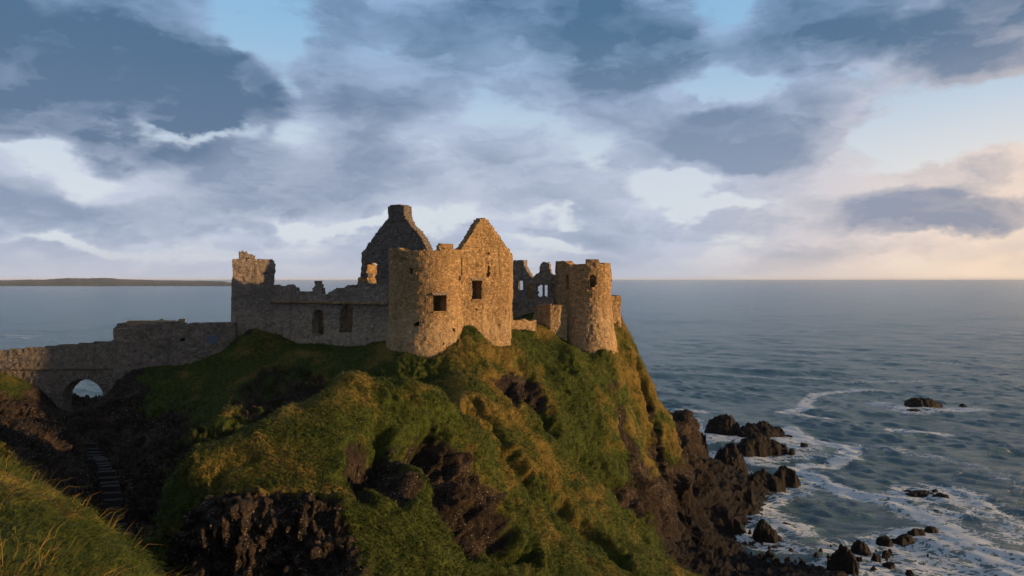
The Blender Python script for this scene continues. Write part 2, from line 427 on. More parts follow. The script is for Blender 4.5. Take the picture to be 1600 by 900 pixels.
# ground under and around the castle
for a in [(800,520,85,.0,.5),(800,560,80,.1,.7),(765,565,77,.2,.8),(733,548,76.5,.1,.8),(744,512,78.7,.0,.8),(782,558,79.3,.2,.8),(680,574,74,.2,.6),(640,572,74,.35,.3),(602,556,76,.05,.4),(540,552,80,.3,.5),
          (480,556,83,.35,.5),(440,556,84.5,.35,.6),(395,518,87,.4,.7),(360,560,85,.35,.5),(300,575,84.5,.4,.4),(240,575,84,.4,.0),(195,585,83,.6,.0),
          (850,512,90,.0,.6),(870,540,88,.0,.4),(860,600,82,.15,.3),(900,600,84,.0,.0),(930,572,88.5,.0,.1),(905,548,90,.0,.1),(925,558,89,.0,.1),(945,552,89.5,.0,.3),(960,545,91,.0,.4),(968,560,92,.0,.4),(975,600,93,.05,.7),
          (800,620,74,.45,.9),(750,600,71,.2,.9),(720,640,66,.35,.6),(850,660,75,.3,.2),(820,600,78,.75,.3),(900,690,78,.0,.1),(950,660,84,.1,.6),(1000,700,90,.15,.8),
          (800,700,67,.1,.8),(850,780,65,.0,.5),(930,800,70,.0,.3),(1000,850,75,.1,.6),(1010,770,87,.65,.6),(970,730,82,.3,.3),(1040,800,93,.85,.4),(1065,850,96,.9,.2),
          (1050,880,71,.15,.6),(950,900,62,.0,.3),(850,900,56,.0,.4),(760,900,50,.0,.15),(700,800,52,.55,.4),(750,720,60,.2,.8),(720,740,56,.62,.7),(780,790,59,.3,.6),
          (640,600,58,.0,.7),(540,592,56,.0,.6),(690,635,58,.0,.3),(600,650,54,.0,.1),(460,635,53,.0,.6),(380,672,50,.0,.5),(300,720,46,.0,.4),(262,745,44,.0,.2),
          (560,690,49,.45,.4),(450,740,43.5,.0,.8),(350,760,41.5,.0,.8),(290,775,41.5,.1,.3),(500,770,42,.3,.6),(600,730,47,.7,.3),(640,700,51,.2,.5),(640,790,45,.3,.1),
          (600,850,41,.2,.0),(700,900,43,.0,.1),(560,900,37.5,.5,.1),(480,840,39.5,.9,.2),(400,810,39.8,.9,.2),(330,800,40.2,.8,.1),
          (450,600,78,.5,.5),(520,580,77,.42,.5),(420,640,72,.65,.3),(330,670,69,.4,.0),(200,640,80,.7,.0),(250,640,79,.6,.0),(200,700,71,.8,.0),(200,780,63,.85,.0),(150,720,71,.9,.0),(130,655,84,.9,.0),
          (130,648,90,.9,.1),(130,626,100,.9,.1),(60,602,84,.5,.1),(0,592,80,.2,.2),(20,655,75,.7,.0),(60,680,69,.9,.1),(40,636,78,.9,0),(0,700,61,.7,.1),(225,850,57,.9,.0),
          (180,830,60,.9,.0),(20,590,90,.3,.2)]: cp(*a)
for a in [(-20.5,37.5,14,.9,0),(-24,43,17,.9,0),(-15,36,15,.9,0),(-8,33.5,17,.6,0),(0,36,13,.3,0),(-24,58,18,.8,0),(-17,63,20.5,.8,0),(-10,65,24.5,.7,.1),(-12,70,26,.8,.1),(-9,71,27.5,.6,.1),(-27,50,18,.9,0),
          (-10.9,15,35.83,0,.6),(-8.9,14,35.53,0,.7),(-7.6,13,35.28,0,.4),(-6.3,12,34.63,0,.5),(-13,17,35.68,0,.3),(-17,20,35.88,.1,.3),(-8,11.5,35.83,0,.1),(-10,12,36.08,0,.1),
          (-6.9,9.3,35.68,0,.6),(-5.2,10,34.58,0,.7),(-3.9,10.3,33.2,.3,.3),(-10,17.5,33.5,.6,0),(-7,16.5,31,.7,0),(-5,14.5,31,.7,0),(-14,22,33,.6,0),(-20,27,32,.6,0),(-3,8,32,.3,0),
          (-8,24,22,.8,0),(-16,32,19,.9,0),(-25,36,22,.8,0),(-2,22,16,.6,0),(0,0,33,.2,0),(-10,4,36,0,0),(-35,35,30,.4,0),(-40,50,27,.6,0),(-45,60,27,.7,0),(-60,50,33,.2,.2),
          (10,25,10,.3,0),(8,42,13,.2,0),(25,40,2,.7,0),(12,52,13,.2,.2),(35,60,-3,.9,0),(21,60,6,.3,.2),(24,76,1.5,.8,0),(22,68,5.5,.4,.3),(20.5,73,8.5,.3,.5),
          (15.5,99,34.3,-.3,.7),(17.2,100,30.8,-.3,.8),(18.6,100,27.5,-.2,.8),(21.4,100.5,21.4,.2,.7),(24.3,103,13.3,.7,.4),(28,106,6,.95,.1),(30.6,108,2,1,0),(27,98,3.5,1,0),(24.5,92,4.5,.9,.1),
          (14,92,30.2,.0,.3),(12,108,33,.1,.3),(15,114,27,.6,.1),(19,112,16,.9,0),(23,116,12,1,0),(18,124,8,1,0),(29,121,13.0,1,0),(31.5,127,15.5,1,0),(33.5,125,8,1,0),(36.6,130,7.5,1,0),
          (30,114,6,1,0),(35,118,4,1,0),(40,124,2.5,1,0),(43,136,3,1,0),(33,140,5,1,0),(36,112,1.2,1,0),(41,117,.6,1,0),(46,128,.2,1,0),(50,142,-1.5,1,0),
          (31,99,1.0,1,0),(36,97,.6,1,0),(41,96,.2,1,0),(47,95,-.5,1,0),(40,88,.8,1,0),(52,86,.3,1,0),(30,84,2.2,1,0),(38,104,.3,1,0),(44,104,-1.5,1,0),(55,100,-3,1,0),(48,115,-2.5,1,0),(60,120,-4,1,0),
          (60,140,-4,1,0),(45,160,-4,1,0),(20,150,-2,1,0),(5,150,2,.8,0),(0,135,24,.5,0),(8,128,22,.6,0),(-20,130,15,.6,0),(-15,115,30,.1,.2),(0,118,33,.1,.2),(-28,102,30.5,.1,.2),(5,105,33.8,0,.2),
          (0,96,33.6,0,.1),(-10,92,33.2,0,.2),(-22,92,32.2,0,.1),(-15,86,32.5,0,.1),(-38,96,27,.4,.1),(-45,105,22,.8,0),(-40,118,8,.9,0),(-60,108,18,.9,0),(-52,104,22.5,.9,0),(-50,125,-2,1,0),(-20,150,-3,1,0),
          (-75,95,22,.6,0),(-70,85,30.5,.2,.2),(-90,90,32,.2,.2),(-80,110,12,.8,0),(-100,120,5,.8,0),(-80,140,-4,1,0),(-100,60,34,0,.2),(-80,60,34,0,.2),(-40,160,-5,1,0),
          (8,88,31.5,0,.3),(3,88,33.0,0,.3),(-3,84,32.3,0,.4),(-30,86,30.8,0,.1)]: cw_(*a)
CP = np.array(CP)
def rbf_fit(pts, vals, c=1.2, lam=0.02):
    d = np.sqrt(((pts[:, None] - pts[None]) ** 2).sum(-1) + c * c)
    n = len(pts); A = np.zeros((n + 3, n + 3)); A[:n, :n] = -d + np.eye(n) * -0.0 ; A[:n, :n] -= np.eye(n) * lam * -1
    A[:n, n] = 1; A[:n, n + 1:] = pts; A[n, :n] = 1; A[n + 1:, :n] = pts.T
    b = np.zeros((n + 3, vals.shape[1])); b[:n] = vals
    return np.linalg.solve(A, b)
W_ = rbf_fit(CP[:, :2], CP[:, 2:])
GX0, GX1, GY0, GY1, GS = -105.0, 75.0, 2.0, 172.0, 0.5
gx = np.arange(GX0, GX1 + GS, GS); gy = np.arange(GY0, GY1 + GS, GS)
GXX, GYY = np.meshgrid(gx, gy, indexing='ij')
_q = np.stack([GXX.ravel(), GYY.ravel()], -1)
G = np.zeros((len(_q), 3))
for i in range(0, len(_q), 20000):
    q = _q[i:i + 20000]
    d = -np.sqrt(((q[:, None] - CP[None, :, :2]) ** 2).sum(-1) + 1.44)
    G[i:i + 20000] = d @ W_[:-3] + W_[-3] + q @ W_[-2:]
G = G.reshape(len(gx), len(gy), 3)
def samp(x, y):
    fx = np.clip((x - GX0) / GS, 0, len(gx) - 1.001); fy = np.clip((y - GY0) / GS, 0, len(gy) - 1.001)
    i = fx.astype(int); j = fy.astype(int); fx = (fx - i)[..., None]; fy = (fy - j)[..., None]
    return (G[i, j] * (1 - fx) + G[i + 1, j] * fx) * (1 - fy) + (G[i, j + 1] * (1 - fx) + G[i + 1, j + 1] * fx) * fy
# rows run away from the viewpoint and are set closer together where the ground is steep or near
NC, NR = 1250, 1150
tpx = np.linspace(-140, 1560, NC); tan = (tpx - 800) / F
yy = np.concatenate([np.linspace(3.5, 20, 200, endpoint=False), np.linspace(20, 170, 700)])
XX = tan[:, None] * yy[None]; YY = np.broadcast_to(yy, XX.shape)
inside = (XX > GX0) & (XX < GX1)
HH = samp(XX, YY)[..., 0]
dP = np.sqrt(np.diff(HH, axis=1) ** 2 * 1.3 + np.diff(YY, axis=1) ** 2)
ym = (yy[1:] + yy[:-1]) / 2
facing = np.clip(np.diff(HH, axis=1) / np.diff(YY, axis=1) - (HH[:, 1:] - CZ) / ym[None], 0, 3)     # turned towards the viewer
wgt = dP / ym[None] * (0.30 + np.minimum(facing, 1.0))
wgt += wgt.mean() * 0.25
ker = np.ones(25) / 25
pad = np.pad(wgt, ((12, 12), (0, 0)), mode='edge')
cs = np.cumsum(np.vstack([np.zeros((1, pad.shape[1])), pad]), axis=0); wgt = (cs[25:] - cs[:-25]) / 25
cum = np.concatenate([np.zeros((NC, 1)), np.cumsum(wgt, axis=1)], axis=1); cum /= cum[:, -1:]
tt = np.linspace(0, 1, NR)
TY = np.stack([np.interp(tt, cum[i], yy) for i in range(NC)])
TX = tan[:, None] * TY
s3 = samp(TX, TY)
TZ = s3[..., 0]; ROCK = s3[..., 1]; DRY = s3[..., 2]
e = 0.6
gxz = (samp(TX + e, TY)[..., 0] - samp(TX - e, TY)[..., 0]) / (2 * e); gyz = (samp(TX, TY + e)[..., 0] - samp(TX, TY - e)[..., 0]) / (2 * e)
slope = np.sqrt(gxz ** 2 + gyz ** 2)
nl = np.sqrt(1 + slope ** 2)
N3 = np.stack([-gxz / nl, -gyz / nl, 1 / nl], -1)
PT = np.stack([TX, TY, TZ], -1)
ROCK = np.clip(ROCK + sstep(1.3, 2.6, slope) * 0.12, -0.5, 1.2)
near_castle = np.zeros_like(TZ)
for (x0, y0, x1, y1) in [(-33,88,-18,84),(-18,83,-4,79),(-5,79,0,83),(5,92,13,91),(-50,84,-33,87),(-65,84,-50,84)]:
    vx, vy = x1 - x0, y1 - y0; L2 = vx * vx + vy * vy
    t = np.clip(((TX - x0) * vx + (TY - y0) * vy) / L2, 0, 1)
    near_castle = np.maximum(near_castle, 1 - sstep(2.5, 6.5, np.hypot(TX - x0 - t * vx, TY - y0 - t * vy)))
# broad lumps, then crags or tussocks
warpv = np.stack([fbm(PT, .16, 3, off=3.), fbm(PT, .16, 3, off=31.), fbm(PT, .16, 3, off=57.)], -1) * 2.2
PW = PT + warpv
rk = sstep(0.25, 0.75, ROCK + fbm(PT, 0.25, 4, off=9.) * 0.55)
low_amp = 1 - 0.75 * near_castle
nearm = sstep(24, 34, np.hypot(TX, TY))        # the mound by the viewer keeps small lumps only
broad = fbm(PW, 0.10, 3, off=1.) * 1.5 * nearm
# ribs and gullies that run down the slope, leaning right as the strata do
sk = np.stack([PW[..., 0] * 0.9 + PW[..., 2] * 0.45, PW[..., 1] * 0.6 + PW[..., 2] * 0.25, PW[..., 2] * 0.22], -1)
rib = ridged(sk, 0.30, 3, off=4.) * (0.9 + 0.7 * rk) * sstep(0.35, 1.2, slope) * nearm
crag = ridged(PW * np.array([1, 1, .7]), 0.22, 5, 0.58, off=2.) * 1.0 + ridged(PT, 0.95, 4, 0.55, off=12.) * 0.38 
col_ = ridged(PW * np.array([1, 1, .13]), 0.75, 3, .5, off=33.) * .75 * sstep(.9, 1.8, slope)
blocks = np.abs(fbm(PT * np.array([1, 1, .5]), 1.7, 3, off=22.)) * 0.55
flat_ = sstep(1.0, .45, slope) * nearm
tuss = fbm(PW, 0.55, 3, off=7.) * 0.30 + np.maximum(fbm(PT, 1.5, 3, off=8.), -0.1) * (0.26 - .16 * flat_) + fbm(PT, 4.5, 2, off=18.) * 0.09
pits = np.maximum(ridged(PW, 0.12, 3, off=40.) - 0.25, 0) * -2.6 * sstep(0.5, 1.0, slope)
shore_k = sstep(-2, 3, TZ)
disp = (broad + rib * 0.42 + ridged(sk * np.array([1.0, 1.0, .35]), 1.1, 3, off=14.) * .36 * sstep(.5, 1.1, slope) * (1 - near_castle) * nearm + pits * nearm * 0.25) * low_amp + rk * (crag * 1.0 + blocks + col_ - 0.6) * low_amp * (0.35 + 0.65 * shore_k) * (0.3 + 0.7 * nearm) + (1 - rk) * tuss * (0.55 + 0.45 * nearm)
# gullies and crevices cut into the slope, with bare rock in them: (points, half width, depth)
CUTS = [([(690,690,54),(722,740,52),(760,810,54),(800,880,56)], 1.9, 3.2), ([(610,690,51),(590,740,48),(600,800,46)], 2.0, 3.0), ([(560,700,48),(548,760,43)], 1.1, 1.4),
        ([(660,680,53),(700,780,50)], 1.2, 1.8), ([(822,572,80),(826,600,77),(845,628,76)], 1.6, 3.2), ([(785,600,75),(792,612,74)], 1.3, 2.2), ([(740,640,67),(790,720,64),(820,760,64)], 1.0, 1.5),
        ([(870,790,66),(960,880,65)], 1.1, 1.5), ([(900,720,76),(990,810,80)], 1.2, 1.4), ([(960,660,88),(985,760,86),(1000,800,84)], 1.6, 2.2), ([(1010,640,98),(1030,760,96)], 1.2, 1.6),
        ([(640,610,62),(700,625,64),(735,655,66)], 1.2, 1.6)]
cutr = np.zeros_like(TZ)
wx_ = fbm(PT, .5, 3, off=81.) * 1.3; wy_ = fbm(PT, .5, 3, off=91.) * 1.3
for pts, hw, dep in CUTS:
    W = [P(*p) for p in pts]; best = np.full(TX.shape, 1e9)
    for a_, b_ in zip(W[:-1], W[1:]):
        vx, vy = b_[0] - a_[0], b_[1] - a_[1]; L2 = vx * vx + vy * vy
        t = np.clip(((TX + wx_ - a_[0]) * vx + (TY + wy_ - a_[1]) * vy) / L2, 0, 1)
        best = np.minimum(best, np.hypot(TX + wx_ - a_[0] - t * vx, TY + wy_ - a_[1] - t * vy))
    g = 1 - sstep(hw * .25, hw * 1.25, best)
    disp = disp - g * dep * (1 - .85 * near_castle); cutr = np.maximum(cutr, 1 - sstep(hw * .6, hw * 1.6, best))
# fractured faces: blocks of a warped lattice stand in and out
def blocky(P_, cx_, cz_, o_):
    w_ = P_ + np.stack([fbm(P_, .6, 2, off=o_), fbm(P_, .6, 2, off=o_ + 9), fbm(P_, .6, 2, off=o_ + 19)], -1) * .9
    a_ = np.floor(w_[..., 0] / cx_ + w_[..., 2] * .35).astype(int) & 63; b_ = np.floor(w_[..., 1] / cx_).astype(int) & 63; c_ = np.floor(w_[..., 2] / cz_ + a_ * .37).astype(int) & 63
    return _T[a_, b_, c_]
rkk = sstep(.25, .6, ROCK + (rk - .5) * .4 + cutr * .4)
disp = disp + rkk * (blocky(PT, 1.3, 2.8, 3.) * .42 + blocky(PT, .55, 1.2, 5.) * .20) * (.35 + .65 * nearm) * (.4 + .6 * shore_k) * (1 - .8 * near_castle)
TP = PT + N3 * disp[..., None]
# shade of cover after the lumps are in
ROCK2 = np.clip(ROCK + (rk - 0.5) * 0.5 + cutr * (.40 + fbm(PT, .8, 3, off=95.) * .5) + sstep(.2, -.5, rib) * .25 * sstep(.6, 1.2, slope) * nearm - np.clip(disp, -1, 1) * 0.10 + fbm(PT, 1.1, 3, off=97.) * .30 * shore_k + sstep(.0, -.5, ridged(sk * np.array([1.0, 1.0, .35]), 1.1, 3, off=14.)) * .28 * sstep(.7, 1.3, slope) * nearm, 0, 1)
DRY2 = np.clip(DRY * .6 + .03 + fbm(PW, 0.28, 5, .6, off=70.) * 0.75 + (tuss - .05) * 0.35 * (1 - rk), 0, 1)
idx = np.arange(NC * NR).reshape(NC, NR)
Q = np.stack([idx[:-1, :-1], idx[1:, :-1], idx[1:, 1:], idx[:-1, 1:]], -1).reshape(-1, 4)
ins = ((TX > GX0 + 1) & (TX < GX1 - 1))
keep = ins[:-1, :-1] & ins[1:, :-1] & ins[1:, 1:] & ins[:-1, 1:]
Q = Q[keep.ravel()]
used = np.zeros(NC * NR, bool); used[Q.ravel()] = True
remap = np.cumsum(used) - 1
land = mesh_np("cliff_headland", TP.reshape(-1, 3)[used], remap[Q], M_land, attrs={'rock': ROCK2.ravel()[used], 'dry': DRY2.ravel()[used]})
tag(land, "grass topped basalt headland and ravine dropping to the sea under the castle", "headland", kind='structure')
def ground_z(x, y): return float(samp(np.array([x]), np.array([y]))[0, 0])

# ================================================================ sea
ROCKS = [  # centre px, waterline py, width px, height px above water, depth/width, seed   (photograph pixels -> places on the water)
 (1132,681,52,34,.55), (1192,684,74,24,.5), (1186,712,90,36,.35), (1238,713,17,12,.7), (1260,701,18,9,.7),
 (1140,753,84,58,.8), (1190,768,84,32,.4), (1229,760,44,30,.5), (1156,802,66,40,.6),
 (1200,849,44,34,.7), (1231,825,18,8,.6), (1172,836,9,10,.8),
 (1321,900,48,46,.8), (1347,862,32,16,.6), (1384,849,26,10,.6), (1415,848,36,12,.5), (1434,839,27,13,.6), (1457,835,30,12,.5),
 (1370,881,20,14,.8), (1386,868,17,8,.7), (1392,892,24,13,.8), (1424,903,20,12,.8), (1366,899,17,14,.8), (1345,884,22,12,.8),
 (1440,637,66,15,.45), (1432,643,28,4,.5), (1507,637,20,6,.6), (1466,802,16,5,.6), (1443,776,48,7,.5), (1472,779,24,8,.5), (1425,770,20,4,.5), (1462,769,14,5,.5),
]
rock_xy = []
for (px, py, w, h, dr) in ROCKS:
    Y = CZ * F / (py - 435); rock_xy.append(((px - 800) / F * Y, Y, w / F * Y, h / F * Y, dr))
NSC, NSR = 1500, 950
spx = np.linspace(-260, 1860, NSC); stan = (spx - 800) / F
pyr = 435 + np.concatenate([np.array([1.85, 1.9, 2.0, 2.1]), np.linspace(2.3, 560, NSR - 4)])
SY = CZ * F / (pyr - 435)
SX = stan[:, None] * SY[None]; SYY = np.broadcast_to(SY, SX.shape).copy()
row_d = np.abs(np.gradient(SY))[None]
H = np.zeros_like(SX); DXo = np.zeros_like(SX); DYo = np.zeros_like(SX)
wr = np.random.default_rng(3)
# swell bunches, broken up by slow noise so that crests end
pz = np.stack([SX, SYY, np.zeros_like(SX)], -1)
gate = [0.55 + 0.9 * np.clip(fbm(pz, f_, 3, off=o_) + 0.3, 0, 1.2) for f_, o_ in ((0.012, 5.), (0.03, 15.), (0.06, 25.))]
for i in range(80):
    lam = 2.6 * (38 / 2.6) ** wr.random()
    ang = R(-118) + wr.normal() * R(25)          # towards the shore and the viewer
    kx, ky = math.cos(ang) * 2 * math.pi / lam, math.sin(ang) * 2 * math.pi / lam
    amp = 0.0085 * lam ** 0.80 * wr.uniform(.5, 1.2)
    att = sstep(0.18, 0.5, lam / (row_d * 2.0 + 1e-6) / 4)
    ph = kx * SX + ky * SYY + wr.random() * 6.28
    g_ = gate[0 if lam > 18 else (1 if lam > 7 else 2)]
    a = amp * att * g_ * (1 - .45 * sstep(150, 500, SYY)) * (.75 if 6 < lam < 22 else 1.0)
    H += a * np.sin(ph); DXo += a * 0.75 * math.cos(ang) * np.cos(ph); DYo += a * 0.75 * math.sin(ang) * np.cos(ph)
calm = sstep(0, 900, SYY - 60) * 0  # open water keeps its swell everywhere
# foam amount
FM = np.zeros_like(SX)
wob_ = fbm(pz, 0.045, 4, off=44.) * 9
wob2 = fbm(pz, 0.045, 4, off=94.) * 9
for (x, y, w, h, dr) in rock_xy:
    rr = np.hypot((SX - x + wob_ * .35) / (w * .5 + 2.0), (SYY - y + wob2 * .35 ) / (w * .5 * dr + 2.5))
    FM = np.maximum(FM, (0.55 if y < 250 else .50) * (1 - sstep(0.85, 2.1, rr)))
def stroke(pts, wid, amt, soft=1.0):
    global FM
    W = [(lambda Y: ((px - 800) / F * Y, Y))(CZ * F / (py - 435)) for px, py in pts]
    best = np.full(SX.shape, 1e9)
    for (a0, b0), (a1, b1) in zip(W[:-1], W[1:]):
        vx, vy = a1 - a0, b1 - b0; L2 = vx * vx + vy * vy + 1e-9
        t = np.clip(((SX - a0) * vx + (SYY - b0) * vy) / L2, 0, 1)
        best = np.minimum(best, np.hypot(SX + wob_ * .30 * soft - a0 - t * vx, SYY + wob2 * .30 * soft - b0 - t * vy))
    FM = np.maximum(FM, amt * (1 - sstep(wid * 0.15, wid * .75, best)))
stroke([(1225,645),(1262,640),(1258,628),(1275,617),(1320,612),(1375,612)], 5.5, .68)
stroke([(1225,645),(1290,655)], 3.5, .5)
stroke([(1375,632),(1470,642),(1530,640)], 10, .62)
stroke([(1235,670),(1270,690),(1320,700),(1330,718),(1300,730),(1260,728)], 5, .70)
stroke([(1240,715),(1290,715)], 9, .45)
stroke([(1245,735),(1280,755),(1330,775),(1400,785),(1440,800),(1490,825),(1520,845)], 6, .72)
stroke([(1400,790),(1460,810),(1520,830)], 7, .5)
stroke([(1170,745),(1235,770),(1200,790),(1190,815)], 4, .60)
stroke([(1165,718),(1230,735)], 7, .58)
stroke([(1235,850),(1258,822),(1262,818)], 1.6, .5)
stroke([(1330,860),(1420,870),(1500,890),(1580,900)], 12, .55)
stroke([(1440,840),(1520,860),(1600,880)], 11, .58)
stroke([(1500,770),(1600,840)], 12, .42)
stroke([(1440,755),(1500,765),(1560,800),(1620,830)], 5, .5)
stroke([(1340,700),(1460,715),(1600,760)], 7, .34)
stroke([(1400,672),(1480,680)], 4, .45)
stroke([(1150,590),(1250,592),(1330,598),(1440,596)], 7, .42)
stroke([(1050,575),(1100,580)], 5, .35); stroke([(1050,640),(1100,645)], 5, .5)
stroke([(1080,655),(1110,690)], 5, .45)
stroke([(1300,560),(1430,562),(1500,570)], 9, .26)
stroke([(0,523),(60,525)], 6, .6); stroke([(10,527),(50,529)], 4, .5)
FM += np.clip(fbm(pz, 0.015, 4, off=63.) * 0.5 + 0.02, 0, .3) * sstep(700, 90, SYY)
FM += np.clip(SX / 120 - 0.25, 0, .5) * sstep(220, 120, SYY) * 0.15
crest = sstep(0.35, 0.9, H) * 0.22 * sstep(1200, 200, SYY)
FM = np.clip(FM + crest, 0, 1)
SV = np.stack([SX + DXo, SYY + DYo, H + FM * 0.08], -1)
SV[:, :4, 2] = 0
sidx = np.arange(NSC * NSR).reshape(NSC, NSR)
SQ = np.stack([sidx[:-1, :-1], sidx[:-1, 1:], sidx[1:, 1:], sidx[1:, :-1]], -1).reshape(-1, 4)
sea = mesh_np("sea", SV.reshape(-1, 3), SQ, M_sea, attrs={'foam': FM.ravel()})
tag(sea, "choppy blue grey sea with torn white foam reaching the horizon", "sea", kind='structure')
# the rest of the water, out of the picture: near, behind and to the sides
sv = []; sq = []
ring = [(-2300, 60), (-2300, -2000), (2300, -2000), (2300, 60)]
far = mesh_np("sea_around", [(24200 * math.cos(R(a)), 24200 * math.sin(R(a)), -6) for a in range(0, 360, 2)], [tuple(range(180))], M_sea, attrs={'foam': [0] * 180})
tag(far, "open sea continuing beyond the choppy water", "sea", kind='structure')

# far coast
def coast():
    prof = [(-400, 438), (-200, 437), (0, 438), (60, 437), (110, 434.5), (170, 434.6), (215, 437), (260, 438.4), (310, 438.8), (350, 439.5), (362, 441.3), (366, 442.5)]
    Yb = 3700.0
    us = np.linspace(-400, 366, 260); top = np.interp(us, [p[0] for p in prof], [p[1] for p in prof])
    V = []; n = len(us)
    for j, (dy_, k) in enumerate([(0, -.2), (60, .35), (160, .62), (420, 1.0), (1200, .9), (1600, -.2)]):
        for i, (u, t) in enumerate(zip(us, top)):
            Y = Yb + 500 * sstep(366, 200, u) * 0 + dy_ * (0.3 + 0.7 * min(1, max(0, (366 - u) / 60)))
            z = CZ - (t - 435) / F * (Yb + 400)
            z = z * k if k > 0 else -3
            nz = float(_T[i % 64, j, 7]) * 1.6 + math.sin(u * .11 + j) * 0.8
            V.append(((u - 800) / F * Yb + (Y - Yb) * (u - 800) / F, Y, z + nz * (k > 0)))
    Q = [(j * n + i, j * n + i + 1, (j + 1) * n + i + 1, (j + 1) * n + i) for j in range(5) for i in range(n - 1)]
    m, nt, b = new_mat("hazed_coast_heath")
    co = coords(nt)
    put(nt, mix(nt, noise(nt, co, 0.012, 5, 0.6).step(.4, .6), (0.045, 0.060, 0.060), (0.075, 0.085, 0.075)), b, 'Base Color')  # heath tone lifted to pale blue-grey, distance haze put into the colour
    b.inputs['Roughness'].default_value = 1
    o = mesh_np("far_coast", V, Q, m)
    tag(o, "low dark coastline on the horizon across the bay", "coast", kind='structure')
coast()

# ================================================================ castle masonry
def resample(path, closed, cell):
    pts = [np.array(p, float) for p in path]
    n = len(pts); seg = []
    for i in range(n if closed else n - 1): seg.append((pts[i], pts[(i + 1) % n]))
    return seg
def offset_pts(path, closed, t):
    """corner points moved inwards (left of the walking direction is inside)"""
    pts = [np.array(p, float) for p in path]; n = len(pts); out = []
    for i in range(n):
        ds = []
        if closed or i > 0: ds.append(pts[i] - pts[i - 1])
        if closed or i < n - 1: ds.append(pts[(i + 1) % n] - pts[i])
        ns = [np.array([-d[1], d[0]]) / np.linalg.norm(d) for d in ds]
        m = sum(ns); m = m / np.linalg.norm(m)
        k = 1 / max(0.5, float(m @ ns[0]))
        out.append(pts[i] + m * t * k)
    return out
def wall_mesh(name, path, z0, top, thick, mat, parent, closed=False, holes=(), cell=0.17, rag=0.22, batter=None, seed=0.0, rough=0.07, bottom=None, soft=0.10, crumble=0.0):
    """a rubble wall that follows a plan path walked from left to right as seen from outside (inside is on the left hand);
    top(u) gives its ragged upper edge, holes are (u, z, half-width, height, kind) openings cut right through"""
    pts = [np.array(p, float) for p in path]
    inner = offset_pts(path, closed, thick); n = len(pts)
    U = []; O = []; I = []; u = 0.0
    segs = range(n if closed else n - 1)
    for i in segs:
        a, b = pts[i], pts[(i + 1) % n]; ia, ib = inner[i], inner[(i + 1) % n]
        L = np.linalg.norm(b - a); m = max(1, int(round(L / cell)))
        for k in range(m):
            f = k / m; U.append(u + L * f); O.append(a + (b - a) * f); I.append(ia + (ib - ia) * f)
        u += L
    if not closed: U.append(u); O.append(pts[-1]); I.append(inner[-1])
    else: U.append(u); O.append(pts[0]); I.append(inner[0])
    U = np.array(U); O = np.array(O); I = np.array(I); Ltot = u
    tops = np.array([top(v) for v in U])
    zmax = tops.max() + 0.5; nz = int((zmax - z0) / cell) + 1
    Z = z0 + np.arange(nz + 1) * cell
    nu = len(U) - 1
    uc = (U[1:] + U[:-1]) / 2; zc = (Z[1:] + Z[:-1]) / 2
    UC, ZC = np.meshgrid(uc, zc, indexing='ij')
    pq = np.stack([UC, ZC, np.full_like(UC, seed)], -1)
    tc_ = np.array([top(v) for v in uc])[:, None]
    rg = fbm(pq, 1.1, 3, off=seed) * rag * 1.5 + np.round(vnoise(UC * 1.6 + seed, UC * 0, UC * 0 + seed) * 2) * rag * 0.3
    M = ZC < tc_ + rg - 0.05
    if bottom is not None: M &= ZC > np.array([bottom(v) for v in uc])[:, None]
    hz = fbm(pq, 1.9, 2, off=seed + 5) * soft
    for (hu, hz0, hw, hh, kind) in holes:
        du = np.abs(UC - hu) + hz; dzz = ZC - hz0 + hz
        if kind == 'rect': M &= ~((du < hw) & (dzz > 0) & (dzz < hh))
        elif kind == 'arch': M &= ~((du < hw) & (dzz > 0) & ((dzz < hh - hw) | ((du / hw) ** 2 + ((dzz - hh + hw) / hw) ** 2 < 1)))
        else: M &= ~(((du + hz * 1.5) / hw) ** 2 + ((dzz - hh / 2) / (hh / 2)) ** 2 < 1)
    nt_ = max(2, int(round(thick / 0.3)))
    # vertices (u, z, depth)
    def world_pt(ui, zi, di):
        f = di / nt_
        xy = O[ui] * (1 - f)[:, None] + I[ui] * f[:, None]
        z = Z[zi]
        if batter is not None:
            nrm = I[ui] - O[ui]; nrm = nrm / np.linalg.norm(nrm, axis=1)[:, None]
            xy = xy - nrm * (batter(z) * (1 - f))[:, None]
        return np.column_stack([xy, z])
    key = {}; verts = []; faces = []
    def vid(a, b, c):
        k = (a, b, c)
        if k not in key: key[k] = len(verts); verts.append(k)
        return key[k]
    wrap = (lambda a: a % nu) if closed else (lambda a: a)
    for a in range(nu):
        for b in range(nz):
            if not M[a, b]: continue
            a1 = wrap(a + 1)
            faces.append((vid(a, b, 0), vid(a1, b, 0), vid(a1, b + 1, 0), vid(a, b + 1, 0)))
            faces.append((vid(a, b, nt_), vid(a, b + 1, nt_), vid(a1, b + 1, nt_), vid(a1, b, nt_)))
            def solid(i, j):
                if closed: i = i % nu
                return 0 <= i < nu and 0 <= j < nz and M[i, j]
            if not solid(a - 1, b):
                for d in range(nt_): faces.append((vid(a, b, d + 1), vid(a, b, d), vid(a, b + 1, d), vid(a, b + 1, d + 1)))
            if not solid(a + 1, b):
                for d in range(nt_): faces.append((vid(a1, b, d), vid(a1, b, d + 1), vid(a1, b + 1, d + 1), vid(a1, b + 1, d)))
            if not solid(a, b + 1):
                for d in range(nt_): faces.append((vid(a, b + 1, d), vid(a1, b + 1, d), vid(a1, b + 1, d + 1), vid(a, b + 1, d + 1)))
            if b > 0 and not solid(a, b - 1):
                for d in range(nt_): faces.append((vid(a, b, d + 1), vid(a1, b, d + 1), vid(a1, b, d), vid(a, b, d)))
    K = np.array(verts)
